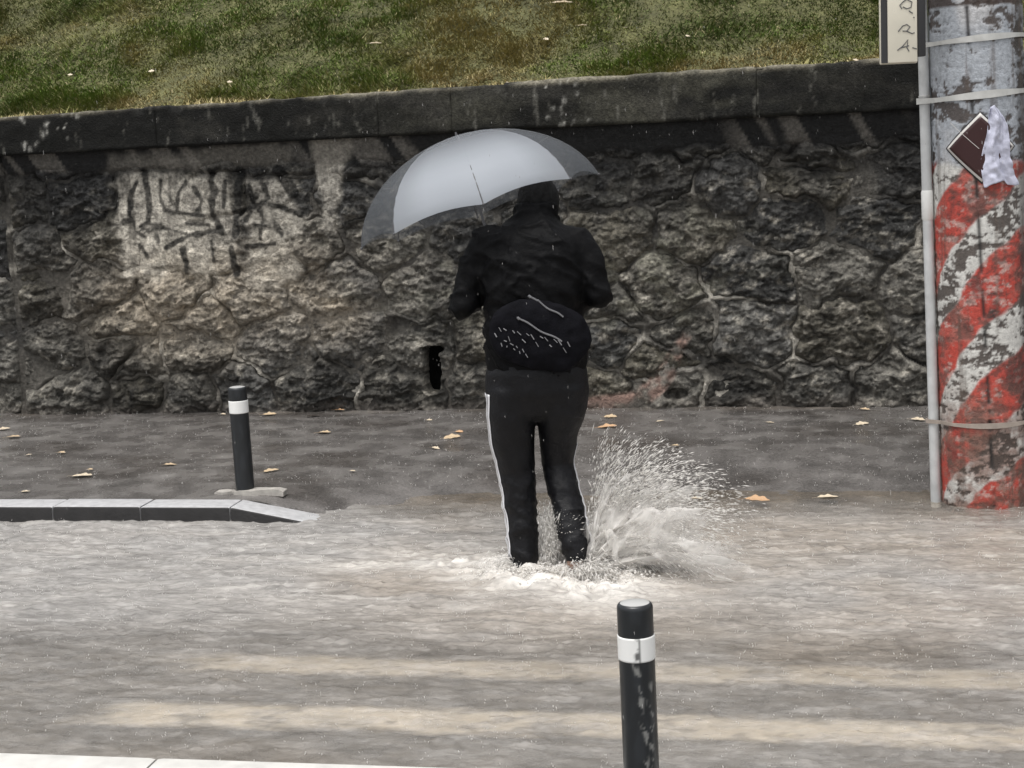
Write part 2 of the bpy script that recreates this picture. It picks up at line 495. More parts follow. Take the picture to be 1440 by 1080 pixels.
for k, (sx, sz) in enumerate(seeds):
    d = np.hypot((WXw - sx) * 0.78, WZw - sz)
    if sx < JX: d = np.where(GX > JX, 5.0, d)
    else: d = np.where(GX < JX, 5.0, d)
    upd = d < F1
    F2 = np.where(upd, F1, np.minimum(F2, d)); F1 = np.where(upd, d, F1); ID = np.where(upd, k, ID)
E_ = (F2 - F1) * 0.5
E_ = np.minimum(E_, np.abs(GX - JX) - 0.012)
# facetted rock relief
facet = np.full(GX.shape, 9.0)
rs = np.random.default_rng(4)
par = rs.uniform(-1, 1, (len(seeds), 5, 3))
dxs, dzs = GX - seeds[ID, 0], GZ - seeds[ID, 1]
for q in range(5):
    a = par[ID, q]
    facet = np.minimum(facet, 0.085 + 0.02 * a[..., 2] + dxs * a[..., 0] * 0.42 + dzs * (a[..., 1] * 0.5 - 0.05))
rough = 0.020 * fbm(GX * 5, GZ * 6, 71, 3)
wpx, wpz = GX + 0.05 * fbm(GX * 6, GZ * 6, 72, 3), GZ + 0.04 * fbm(GX * 6, GZ * 6, 74, 3)
rdg = 1 - np.abs(fbm(wpx * 8, wpz * 13, 73, 4, 0.6))
rough += 0.020 * np.clip(rdg, 0, 1) ** 2 - 0.01
ter = fbm(wpx * 10, wpz * 19, 77, 3) * 3.2
rough += 0.017 * (np.floor(ter) + sstep(0.7, 1.0, ter - np.floor(ter))) / 2
rough += 0.011 * fbm(GX * 24, GZ * 32, 75, 3, 0.7)
pil = 1 - np.exp(-np.maximum(E_, 0) / 0.015)
soff = rs.uniform(-0.012, 0.03, len(seeds))[ID]
Hs = -0.016 + pil * (0.038 + soff + np.clip(facet, 0.0, 0.12) * 0.5 + rough)
ribbon = sstep(-0.05, 0.4, fbm(GX * 2.4, GZ * 3.4, 79, 3))
Hm = 0.004 + 0.010 * fbm(GX * 14, GZ * 14, 81, 3) + 0.052 * ribbon * np.exp(-(E_ / 0.010) ** 2)
Hm = np.where(E_ < -0.001, -0.09, Hm)
# thin lime coat that hides the joints in the pale patch
edge_n = 0.07 * fbm(GX * 6, GZ * 6, 83, 4)
def soft_box(x0, x1, z0, z1, s=0.04):
    xx, zz = GX + edge_n, GZ + edge_n * 0.8
    return sstep(x0 - s, x0 + s, xx) * sstep(x1 + s, x1 - s, xx) * sstep(z0 - s, z0 + s, zz) * sstep(z1 + s, z1 - s, zz)
coat = soft_box(-5.10, -4.42, 0.98, 1.70)
coat = np.maximum(coat, soft_box(-4.45, -4.22, 1.0, 1.66) * 0.85)
coat = np.maximum(coat, soft_box(-4.14, -3.80, 0.90, 1.66) * 0.8)
tonguew = 0.055 + 0.08 * sstep(1.35, 1.85, GZ)
tongue = sstep(tonguew + 0.03, tonguew - 0.03, np.abs(GX + 3.52 + edge_n * .4 - (GZ - 1.6) * .08)) * sstep(1.22, 1.30, GZ + edge_n)
coat = np.maximum(coat, tongue * 0.9)
coat_flat = 0.05 + 0.012 * fbm(GX * 5, GZ * 5, 85, 3)
# pinkish mortar smear running down to the drain mouth
root = seg_dist(GX + edge_n * .3, GZ, [(-1.105, 0.49), (-1.19, 0.34), (-1.31, 0.17), (-1.46, 0.04), (-1.85, 0.0)])
rw = 0.018 + 0.040 * sstep(0.5, 0.1, GZ)
smear = sstep(rw + 0.035, rw - 0.01, root)
# openings
def hole(cx, cz, wx_, wz_, p=4):
    q = (np.abs((GX + edge_n * .12 - cx) / wx_) ** p + np.abs((GZ + edge_n * .12 - cz) / wz_) ** p)
    return sstep(1.25, 0.85, q)
hole1 = np.maximum(hole(-2.875, 0.275, 0.058, 0.155), 0.5 * hole(-2.865, 0.42, 0.075, 0.022))
hole2 = 0.35 * hole(-1.19, 0.088, 0.072, 0.036, 2)
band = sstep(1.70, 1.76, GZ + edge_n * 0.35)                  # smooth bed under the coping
for A in (coat, smear):
    pass
Hsm = Hs * (1 - coat * 0.80) + coat_flat * coat * 0.80
Hsm = Hsm * (1 - smear * 0.75) + (0.055 + 0.014 * fbm(GX * 12, GZ * 10, 87, 3)) * smear * 0.75
Hmm = np.maximum(Hm, (coat_flat - 0.010) * sstep(0.2, 0.6, coat)); Hmm = np.maximum(Hmm, 0.05 * smear)
bandh = 0.055 + 0.010 * fbm(GX * 5, GZ * 8, 89, 3) + 0.05 * sstep(1.72, 1.92, GZ)
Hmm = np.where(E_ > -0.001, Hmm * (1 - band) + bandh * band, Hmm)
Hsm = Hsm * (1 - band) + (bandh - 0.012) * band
for Hx in (Hsm, Hmm):
    Hx -= 0.30 * hole1 + 0.26 * hole2
# colours
tone = rs.uniform(0.55, 1.25, len(seeds))[ID]
hue = rs.uniform(0, 1, len(seeds))[ID]
sc = np.ones(GX.shape + (3,)) * np.array([0.135, 0.128, 0.112])
sc = mixc(sc, [0.105, 0.095, 0.072], sstep(0.55, 0.8, hue) * 0.8)
sc = mixc(sc, [0.085, 0.085, 0.083], sstep(0.3, 0.1, hue) * 0.8)
sc *= tone[..., None]
light = sstep(0.05, 0.8, fbm(GX * 12, GZ * 17, 91, 5, 0.7))
sc = mixc(sc, [0.36, 0.335, 0.285], light * 0.75)
wet = sstep(-0.1, 0.7, fbm(GX * 2.2, GZ * 1.2, 93, 4))
sc = mixc(sc, [0.016, 0.016, 0.016], wet * 0.65)
spk = sstep(0.1, 0.7, fbm(GX * 20, GZ * 26, 94, 3, 0.7))
sc = mixc(sc, [0.020, 0.020, 0.019], spk * 0.5)
mc = np.ones(GX.shape + (3,)) * np.array([0.105, 0.098, 0.086])
mc = mixc(mc, [0.50, 0.47, 0.41], sstep(-0.2, 0.4, fbm(GX * 3.3, GZ * 5, 95, 4)) * ribbon * 0.95)
mc = mixc(mc, [0.03, 0.03, 0.03], sstep(0.0, 0.7, fbm(GX * 2.0, GZ * 2, 97, 4)) * 0.7)
GRAF = [[(-4.938, 1.649), (-4.994, 1.551), (-5.009, 1.426), (-4.976, 1.299), (-4.924, 1.272)],
        [(-4.889, 1.722), (-4.863, 1.571), (-4.864, 1.421), (-4.879, 1.361)],
        [(-4.879, 1.361), (-4.946, 1.333), (-4.874, 1.296), (-4.786, 1.328)],
        [(-4.762, 1.643), (-4.78, 1.544), (-4.745, 1.442), (-4.672, 1.415), (-4.635, 1.564), (-4.576, 1.636)],
        [(-4.724, 1.432), (-4.461, 1.394)], [(-4.865, 1.346), (-4.603, 1.273)], [(-5.062, 1.367), (-5.018, 1.376)],
        [(-4.759, 1.182), (-4.577, 1.262), (-4.337, 1.29)], [(-4.387, 1.704), (-4.371, 1.555), (-4.397, 1.406), (-4.337, 1.28)],
        [(-4.287, 1.626), (-4.309, 1.453)], [(-4.177, 1.696), (-4.234, 1.252)], [(-4.053, 1.445), (-4.034, 1.345), (-4.052, 1.222)],
        [(-4.17, 1.424), (-4.01, 1.468), (-3.832, 1.413), (-3.756, 1.376)], [(-4.16, 1.175), (-3.95, 1.179)],
        [(-4.267, 1.153), (-4.253, 0.977)], [(-4.627, 1.163), (-4.617, 1.012)], [(-3.892, 1.686), (-3.798, 1.535)], [(-4.833, 1.27), (-4.805, 1.218)]]
gw_scale = 0.78
GRAF += [[(-4.70, 1.66), (-4.705, 1.50), (-4.66, 1.47)], [(-4.52, 1.60), (-4.47, 1.50), (-4.50, 1.40)], [(-4.60, 1.345), (-4.43, 1.33)], [(-4.95, 1.20), (-4.90, 1.12)],
         [(-4.12, 1.60), (-4.10, 1.48), (-4.14, 1.36)], [(-4.02, 1.63), (-3.98, 1.50)], [(-3.95, 1.34), (-3.90, 1.24)], [(-4.42, 1.22), (-4.40, 1.08)], [(-4.08, 1.32), (-3.98, 1.30)]]
wob = 0.010 * fbm(GX * 14, GZ * 14, 99, 2)
graf = np.zeros(GX.shape)
gw = [0.016, 0.022, 0.020, 0.018, 0.016, 0.016, 0.022, 0.020, 0.030, 0.014, 0.034, 0.020, 0.022, 0.02, 0.030, 0.026, 0.045, 0.02] + [0.016] * 9
for pts, w in zip(GRAF, gw):
    d = seg_dist(GX, GZ, pts) + wob
    graf = np.maximum(graf, sstep(w * gw_scale + 0.010, w * gw_scale - 0.004, d))
limec = np.array([0.50, 0.465, 0.40])
def wallcol(c):
    drip = sstep(0.15, 0.75, fbm(GX * 9, GZ * 1.1, 115, 4, 0.6))
    c = mixc(c, limec * (1 - 0.72 * drip * sstep(0.9, 1.5, GZ))[..., None], np.clip(coat * (0.88 + 0.3 * fbm(GX * 6, GZ * 3, 101, 4)), 0, 1))
    tan = np.clip(gauss(GX, GZ, -4.70, 0.78, 0.62, 0.32) + 0.9 * gauss(GX, GZ, -3.55, 0.70, 0.25, 0.14, -0.5) + 0.62 * gauss(GX, GZ, -4.0, 0.85, 0.7, 0.34), 0, 1)
    c = mixc(c, [0.40, 0.345, 0.27], tan * (0.55 + 0.45 * sstep(-0.2, 0.5, fbm(GX * 6, GZ * 8, 103, 4))) * 0.95)
    lich = np.clip(gauss(GX, GZ, -1.35, 1.0, 0.45, 0.5) + 0.7 * gauss(GX, GZ, -2.2, 1.0, 1.2, 0.35), 0, 1)
    c = mixc(c, [0.26, 0.25, 0.20], lich * sstep(0.0, 0.7, fbm(GX * 8, GZ * 10, 105, 4)) * 0.75)
    c = mixc(c, [0.25, 0.165, 0.135], smear * 0.95 * sstep(-0.7, 0.2, fbm(GX * 10, GZ * 10, 117, 4)))
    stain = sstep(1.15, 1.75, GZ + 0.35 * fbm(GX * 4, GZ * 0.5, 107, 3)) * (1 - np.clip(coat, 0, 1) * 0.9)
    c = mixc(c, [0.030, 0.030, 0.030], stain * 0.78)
    # drips and diagonal brush marks on the bed under the coping
    dg = vnoise((GX + GZ * 0.55) * 15, GX * 0.9, 109)
    patch = sstep(0.35, 0.55, vnoise(GX * 1.05 + 0.3, GZ * 0.2, 111))
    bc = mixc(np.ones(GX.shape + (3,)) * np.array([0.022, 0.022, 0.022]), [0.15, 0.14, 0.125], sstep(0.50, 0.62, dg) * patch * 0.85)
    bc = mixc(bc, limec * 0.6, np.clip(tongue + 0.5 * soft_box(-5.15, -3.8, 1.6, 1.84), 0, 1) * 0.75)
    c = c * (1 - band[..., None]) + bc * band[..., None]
    c = mixc(c, [0.008, 0.008, 0.008], graf * 0.96 * (0.75 + 0.25 * vnoise(GX * 60, GZ * 60, 113)))
    c = mixc(c, [0.13, 0.115, 0.10], sstep(0.09, 0.0, GZ + edge_n * .4) * 0.5)
    return c
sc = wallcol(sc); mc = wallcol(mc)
nxw, nzw = len(gx), len(gz)
Vm = np.stack([GX, -Hmm, GZ], -1)
Vm, mcs = Vm[::2, ::2], mc[::2, ::2]
mesh_np('mortar', Vm.reshape(-1, 3), grid_faces(Vm.shape[1], Vm.shape[0]), M_mortar, wall, col=mcs)
Fw = grid_faces(nxw, nzw)
cell_id = ID[:-1, :-1].ravel()
same = (ID[:-1, :-1] == ID[1:, :-1]) & (ID[:-1, :-1] == ID[:-1, 1:]) & (ID[:-1, :-1] == ID[1:, 1:])
cell_ok = (same & (band[:-1, :-1] < 0.9) & (E_[:-1, :-1] > -0.006)).ravel()
Vs = np.stack([GX, -Hsm, GZ], -1).reshape(-1, 3); Cs = sc.reshape(-1, 3)
for k in range(len(seeds)):
    f = Fw[(cell_id == k) & cell_ok]
    if len(f) < 60: continue
    ids, inv = np.unique(f.ravel(), return_inverse=True)
    mesh_np('stone', Vs[ids], inv.reshape(-1, 4), M_stone, wall, col=Cs[ids])
# solid core behind the face
MB().box(-46, 42, 0.12, 0.75, -0.4, 1.80).build('wall_core', M_coping, wall)

# coping slabs
def coping_slab(xa, xb):
    n = max(3, int((xb - xa) / 0.016))
    g = 0.0012
    xs = np.linspace(xa + g, xb - g, n)
    prof = []
    y_f, y_b = -0.165, 0.40
    zb = lambda x: 1.865 + 0.0085 * (x + 6); zt = lambda x: 2.138 + 0.018 * (x + 6)
    kinds = [('b', t) for t in np.linspace(0, 0.97, 8)] + [('f', t) for t in np.linspace(0.04, 0.96, 20)] + [('t', t) for t in np.linspace(0.03, 1, 8)]
    P = np.zeros((len(kinds), n, 3))
    for i, (kd, t) in enumerate(kinds):
        if kd == 'b': P[i, :, 1] = y_b + (y_f - y_b) * t; P[i, :, 2] = zb(xs)
        if kd == 'f': P[i, :, 1] = y_f; P[i, :, 2] = zb(xs) + (zt(xs) - zb(xs)) * t
        if kd == 't': P[i, :, 1] = y_f + (y_b - y_f) * t; P[i, :, 2] = zt(xs)
        P[i, :, 0] = xs
    nz_ = 0.006 * fbm(P[..., 0] * 9, P[..., 2] * 9 + P[..., 1] * 5, 121, 4) + 0.010 * fbm(P[..., 0] * 1.5, P[..., 2] * 3, 123, 3)
    isf = np.array([kd == 'f' for kd, _ in kinds])[:, None]; ist = np.array([kd == 't' for kd, _ in kinds])[:, None]
    chip = sstep(0.45, 0.9, fbm(P[..., 0] * 7, P[..., 1] * 0 + 2, 125, 3)) * 0.02
    tt = np.array([t for _, t in kinds])[:, None]
    P[..., 1] -= np.where(isf, nz_ - chip * sstep(0.8, 0.97, tt), 0)
    P[..., 2] += np.where(ist, nz_ - chip * sstep(0.25, 0.0, tt), 0)
    xx, zz = P[..., 0], P[..., 2]
    c = np.ones(xx.shape + (3,)) * np.array([0.010, 0.010, 0.009])
    lighter = np.clip(gauss(xx, zz, -1.05, 2.05, 0.75, 0.5) + 0.5 * gauss(xx, zz, -2.6, 2.05, 0.5, 0.5), 0, 1)
    c = mixc(c, [0.085, 0.082, 0.064], lighter * sstep(-0.5, 0.5, fbm(xx * 2.0, zz * 4, 127, 4)) * 0.85)
    c = mixc(c, [0.040, 0.038, 0.033], sstep(0.1, 0.8, fbm(xx * 2.5, zz * 5, 129, 4)) * 0.6)
    c = mixc(c, [0.16, 0.155, 0.135], sstep(0.55, 0.85, fbm(xx * 24, zz * 5, 131, 4, 0.7)) * 0.5)
    for q in range(int((xb - xa) * 45)):
        sx, sz, sr = rs.uniform(xa, xb), rs.uniform(1.9, 2.2), rs.uniform(0.004, 0.011)
        if vnoise(np.array([sx * 1.6]), np.array([3.3]), 134)[0] < 0.5: continue
        c = mixc(c, [0.45, 0.44, 0.40], gauss(xx, zz, sx, sz, sr, sr * rs.uniform(0.8, 2.2)) * np.where(isf, 0.85, 0))
    top = np.where(isf, sstep(0.86, 1.0, tt), np.where(ist, 1.0, 0.0)) * np.ones_like(xx)
    c = mixc(c, [0.235, 0.215, 0.165], top * sstep(-0.5, 0.4, fbm(xx * 3, zz + P[..., 1] * 4, 135, 3)) * 0.8)  # lit top edge of the slab painted into the colour as paler tan
    Pf = P.reshape(-1, 3)
    nk = len(kinds)
    F = [tuple(q) for q in grid_faces(n, nk).tolist()]
    F += [((nk - 1) * n + i, (nk - 1) * n + i + 1, i + 1, i) for i in range(n - 1)]
    F += [tuple(j * n for j in range(nk)), tuple(j * n + n - 1 for j in reversed(range(nk)))]
    return mesh_np('coping_slab', Pf, F, M_coping, wall, col=c)
cuts = [-9.5, -7.9, -6.3, -4.72, -3.13, -2.62, -0.60, 1.1, 2.6, 3.6]
for a, b_ in zip(cuts[:-1], cuts[1:]): coping_slab(a, b_)
# the wall runs on beyond the part one can see
for xa, xb, zt_ in ((-46, -9.502, 2.08), (3.602, 42, 2.30)):
    MB().box(xa, xb, -0.165, 0.40, zt_ - 0.24, zt_, 0.01).build('coping_slab', mat('plain dark coping', (0.02, 0.02, 0.018), 0.65, var=0.4, vscale=9, bump=0.5, spec=0.14), wall)
M_far = mat('far rubble', (0.07, 0.067, 0.06), 0.6, var=0.7, vscale=5, bump=1.0, bscale=7, fine=0.5, fscale=30, spec=0.2)
for xa, xb in ((-46, -8.302), (2.502, 42)):
    MB().box(xa, xb, -0.06, 0.11, -0.3, 1.9).build('wall_face', M_far, wall)

# ------------------------------------------------------------------ grass bank
def bank_z(x, y):
    t = y - 11.79
    base = 2.112 + 0.018 * (np.clip(x, -10, 4) + 6)
    up_ = np.where(t < 2.2, 0.60 * np.maximum(t, 0), 0.60 * 2.2 + 0.10 * (np.minimum(t, 30) - 2.2))
    return base + up_ + 0.05 * fbm(x * 0.9, y * 0.9, 141, 3) * sstep(0, 0.5, t) + 0.02 * fbm(x * 4, y * 4, 143, 3) * sstep(0.0, 0.2, t)
bx = np.concatenate([[-60, -40, -25, -15], np.arange(-10, 4.01, 0.08), [8, 15, 25, 45]])
by = np.concatenate([[11.70], np.arange(11.78, 14.6, 0.06), [15.5, 17, 20, 26, 40, 80]])
X, Y = np.meshgrid(bx, by)
bank = mesh_np('grass_bank', np.stack([X, Y, bank_z(X, Y)], -1).reshape(-1, 3), grid_faces(len(bx), len(by)), M_soil)
tag(bank, kind='structure')
NB = 470000
gxp = rng.uniform(-8.5, 3.0, NB); gyp = 11.74 + 2.2 * rng.uniform(0, 1, NB) ** 1.25
den = 0.60 + 0.55 * fbm(gxp * 1.5, gyp * 1.8, 145, 4) + 0.25 * sstep(0.1, 0.6, gyp - 11.74)
keep = rng.uniform(0, 1, NB) < np.clip(den, 0.45, 1)
gxp, gyp = gxp[keep], gyp[keep]; NB = len(gxp)
nov = 7000
vx_ = rng.uniform(-8.5, 3.0, nov); vy_ = 11.25 + 0.5 * rng.uniform(0, 1, nov)
kv = fbm(vx_ * 2.2, vy_ * 3, 155, 3) > 0.12
gxp = np.concatenate([gxp, vx_[kv]]); gyp = np.concatenate([gyp, vy_[kv]]); NB = len(gxp)
zb_ = np.where(gyp > 11.735, bank_z(gxp, gyp), 2.138 + 0.018 * (gxp + 6))
hgt = (0.018 + 0.034 * rng.uniform(0, 1, NB) ** 2) * (0.75 + 0.7 * np.clip(fbm(gxp * 3, gyp * 3, 147, 3), -0.5, 1))
ang = rng.uniform(0, 2 * np.pi, NB) * 0.8 + 2.5 * fbm(gxp * 2, gyp * 2, 149, 2)
lean = hgt * rng.uniform(0.6, 2.6, NB)
wdt = rng.uniform(0.0022, 0.0050, NB)
bxv, byv = np.cos(ang), np.sin(ang)
sx_, sy_ = -byv, bxv
wdt *= 1.15
V = np.zeros((NB, 3, 3))
V[:, 0] = np.stack([gxp - sx_ * wdt, gyp - sy_ * wdt, zb_ - 0.004], -1)
V[:, 1] = np.stack([gxp + sx_ * wdt, gyp + sy_ * wdt, zb_ - 0.004], -1)
V[:, 2] = np.stack([gxp + bxv * lean, gyp + byv * lean, zb_ + hgt * 0.9], -1)
T = np.arange(NB * 3).reshape(-1, 3)
gc = np.ones((NB, 3)) * np.array([0.105, 0.150, 0.032])
gc = mixc(gc, [0.24, 0.195, 0.090], np.clip(sstep(-0.3, 0.5, fbm(gxp * 1.2, gyp * 1.6, 151, 4)) * 0.8 + sstep(0.35, 0.0, gyp - 11.74) * 0.5, 0, 1))
gc = mixc(gc, [0.070, 0.098, 0.028], sstep(0.0, 0.7, fbm(gxp * 0.9 + 7, gyp * 1.2, 153, 3)) * 0.7)
straw = rng.uniform(0, 1, NB) < 0.13
gc[straw] = np.array([0.34, 0.29, 0.165])
gc *= rng.uniform(0.85, 1.6, NB)[:, None]
grass = mesh_np('grass', V.reshape(-1, 3), T, M_grass, col=np.repeat(gc, 3, 0), smooth=False)
tag(grass, 'short green and straw coloured grass on bank above the wall', 'grass', kind='stuff')

# ------------------------------------------------------------------ striped column with conduit, sign box, placard, paper
CX, CY, CR = 0.650, 8.85, 0.222
FACE = math.atan2(-CY, -CX)                    # direction from the column to the viewer's side
LEAN = (-0.022, -0.0045)                       # the column leans a little to the left
def colpos(phi, z, r):
    """phi: angle from the street-facing side, + to the right"""
    a = FACE + phi
    return (CX + LEAN[0] * z + r * np.cos(a), CY + LEAN[1] * z + r * np.sin(a), z)
column = empty('striped_column', (0, 0, 0))
column.location = (CX, CY, -0.15)
tag(column, 'thick round column with peeling red and white diagonal stripes and torn grey posters', 'column')
def cl(P):                                     # world -> column local
    P = np.asarray(P, float); return P - np.array([CX, CY, -0.15])
nph = 220
ph = np.linspace(-math.pi, math.pi, nph, endpoint=False)
zc = np.concatenate([np.arange(-0.15, 2.62, 0.0075), np.linspace(2.7, 5.0, 20)])
PH, ZC = np.meshgrid(ph, zc)
arc = PH * CR
pe = fbm(arc * 8, ZC * 9, 201, 5, 0.65); pf = fbm(arc * 20, ZC * 38, 203, 4, 0.7)
seam_a = 0.012 - 0.05 * (ZC - 0.8) / 1.6
seam = np.exp(-((arc - seam_a) / 0.009) ** 2) * sstep(-0.55, 0.1, fbm(arc * 3, ZC * 14, 205, 3))
stripe = ((ZC - arc * 1.02 + arc * arc * 0.9 - 0.97 + 0.05 * fbm(arc * 5, ZC * 5, 207, 4)) / 0.56 + 0.29) % 1.0
red = sstep(0.0, 0.05, stripe) * sstep(0.60, 0.555, stripe)
white = np.array([0.58, 0.57, 0.54]); redc = np.array([0.45, 0.060, 0.042]); bare = np.array([0.055, 0.040, 0.033])
cc = mixc(np.ones(PH.shape + (3,)) * white, redc, red)
cc = mixc(cc, [0.34, 0.16, 0.13], red * sstep(-0.1, 0.6, pe) * 0.6)
cc = mixc(cc, [0.52, 0.40, 0.36], red * sstep(0.25, 0.6, fbm(arc * 16 + 3, ZC * 26, 219, 4, 0.7)) * 0.7)
cc = mixc(cc, [0.12, 0.035, 0.03], red * sstep(0.15, 0.6, fbm(arc * 6 + 5, ZC * 5, 215, 5, 0.65)) * 0.75)
flake = np.clip(sstep(0.06, 0.30, pe * 0.55 + pf * 0.75 + 0.12 * sstep(-0.02, 0.1, arc)) * (1 - red * 0.42), 0, 1)
low = sstep(0.62, 0.28, ZC)
cc = mixc(cc, [0.21, 0.120, 0.092], low * 0.85 * sstep(-0.7, 0.3, pe))
upz = sstep(1.615, 1.66, ZC + 0.03 * pe)
paper = mixc(np.ones(PH.shape + (3,)) * np.array([0.37, 0.395, 0.43]), [0.48, 0.48, 0.49], sstep(0, 0.7, fbm(arc * 5, ZC * 4, 209, 3)))
cc = cc * (1 - upz[..., None]) + paper * upz[..., None]
tear = sstep(0.22, 0.40, pe * 0.75 + pf * 0.55 + 0.22 * sstep(0.05, 0.2, arc)) * upz
cc = mixc(cc, bare, np.clip(flake * (1 - upz) * 0.92 + tear * 0.92, 0, 1))
topb = sstep(2.385, 2.40, ZC)
cc = mixc(cc, [0.045, 0.028, 0.022], topb * 0.93 * (1 - sstep(0.75, 0.8, vnoise(arc * 14, ZC * 14, 211))))
cc = mixc(cc, [0.02, 0.018, 0.017], np.clip(seam * 0.95, 0, 1))
cc = mixc(cc, [0.03, 0.022, 0.02], gauss(arc, ZC, 0.055, 0.90, 0.035, 0.16) * sstep(-0.3, 0.5, pf) * 0.9)
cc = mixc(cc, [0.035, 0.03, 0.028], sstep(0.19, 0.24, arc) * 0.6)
run = sstep(0.25, 0.8, fbm(arc * 26, ZC * 1.4, 217, 4, 0.6))
cc = mixc(cc, [0.09, 0.065, 0.05], run * 0.5)
rr_ = CR + 0.003 * (1 - np.clip(flake + tear, 0, 1)) - 0.010 * seam + 0.002 * fbm(arc * 12, ZC * 9, 213, 3)
P = np.stack(colpos(PH, ZC, rr_), -1)
M_col = mat('peeling column paint', rough=0.5, attr=True, var=0.2, vscale=60, bump=0.35, bscale=120, rvar=0.15)
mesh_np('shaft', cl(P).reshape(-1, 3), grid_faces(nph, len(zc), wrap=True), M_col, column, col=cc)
M_steel = mat('dull galvanised steel', (0.36, 0.36, 0.35), 0.45, var=0.2, vscale=30, metallic=0.25, bump=0.1)
CON_PHI, CON_R, CON_D = -1.38, 0.026, 0.034
def strap(z, tilt, w=0.022, bulge=1.0, color=M_steel):
    n = 72; rings = []
    for k in range(n):
        a = -math.pi + 2 * math.pi * k / n
        r1 = CR + 0.006
        d = abs(a - CON_PHI)
        r1 += bulge * (2 * CON_R + 0.012) * math.exp(-(d / 0.16) ** 2)
        zz = z + tilt * math.sin(a)
        ww = w * (1 + 0.25 * math.sin(3 * a + 1))
        p0, p1 = colpos(a, zz - ww / 2, r1), colpos(a, zz + ww / 2, r1)
        q0, q1 = colpos(a, zz - ww / 2, r1 + 0.004), colpos(a, zz + ww / 2, r1 + 0.004)
        rings += [p0, q0, q1, p1]
    f = []
    for k in range(n):
        for j in range(4):
            f.append((k * 4 + j, k * 4 + (j + 1) % 4, ((k + 1) % n) * 4 + (j + 1) % 4, ((k + 1) % n) * 4 + j))
    o = MB().add(cl(np.array(rings)), f).build('strap', color, column)
    return o
M_tape = mat('pale plastic tape', (0.52, 0.52, 0.50), 0.4, var=0.12)
M_rope = mat('dirty strap', (0.34, 0.29, 0.25), 0.5, var=0.2)
strap(1.965, 0.016, 0.030, color=M_tape); strap(2.235, 0.014, 0.026, color=M_tape); strap(0.345, 0.004, 0.022, color=M_rope)
# conduit beside the column
conduit = empty('conduit_pipe', (0, 0, 0))
cb = colpos(CON_PHI, 0.0, CR + CON_D); conduit.location = (cb[0], cb[1], -0.12)
tag(conduit, 'thin pale grey conduit pipe strapped to the left side of striped column', 'pipe')
def onc(z): p = colpos(CON_PHI, z, CR + CON_D); return (p[0] - cb[0], p[1] - cb[1], z + 0.12)
M_cond = mat('grey plastic conduit', (0.52, 0.53, 0.53), 0.4, var=0.15, vscale=12, bump=0.08)
M_cond2 = mat('white plastic sleeve', (0.70, 0.70, 0.68), 0.35)
MB().tube([onc(z) for z in np.linspace(-0.12, 2.60, 20)], CON_R, 18).build('pipe', M_cond, conduit)
MB().tube([onc(1.36), onc(1.37), onc(1.50), onc(1.51)], [CON_R, CON_R + .004, CON_R + .004, CON_R], 18).build('sleeve', M_cond2, conduit)
MB().tube([onc(1.955), onc(1.96), onc(1.975), onc(1.98)], [CON_R, CON_R + .003, CON_R + .003, CON_R], 18).build('collar', M_steel, conduit)
# cream sign box beside the column
M_cream = mat('cream enamel', (0.72, 0.68, 0.57), 0.35, var=0.06, vscale=8)
M_dark = mat('dark steel', (0.03, 0.03, 0.032), 0.5)
M_ink = mat('grey marker ink', (0.10, 0.10, 0.10), 0.6)
sgn = empty('sign_box', (0.222, 8.53, 2.13), YAW * 0.2)
tag(sgn, 'narrow cream sign box with handwritten marks fixed beside the column top', 'sign')
MB().box(-0.088, 0.088, 0.0, 0.05, 0.0, 0.80, 0.006).build('back_box', M_cream, sgn)
MB().box(-0.082, 0.082, -0.012, -0.0005, 0.006, 0.79).build('dark_gap', M_dark, sgn)  # dark sheet added to stand for the shaded gap behind the front plate
MB().box(-0.052, 0.086, -0.032, -0.0125, 0.004, 0.80, 0.004).build('front_plate', M_cream, sgn)
MB().box(0.0885, 0.125, -0.03, 0.06, 0.03, 0.80, 0.004).build('bracket', M_dark, sgn)
strokes = [[(0.0, .275), (0.02, .29), (0.045, .275), (0.04, .25), (0.02, .245), (0.002, .255)], [(0.0, .275), (-0.012, .262), (-0.002, .245)],
           [(0.03, .235), (0.048, .222)], [(0.052, .205), (0.055, .2)],
           [(-0.02, .14), (0.0, .165), (0.02, .172), (0.035, .16), (0.02, .14), (0.0, .142)], [(0.015, .142), (0.045, .128), (0.056, .132)],
           [(-0.025, .052), (0.0, .07), (0.025, .10), (0.02, .062), (0.03, .045)], [(-0.01, .062), (0.03, .072)], [(0.045, .062), (0.066, .055)]]
lb = MB()
for st in strokes: lb.tube([(x + 0.017, -0.0335, z + 0.01) for x, z in st], 0.0026, 6, upv=(0, 1, 0))
lb.build('lettering', M_ink, sgn)
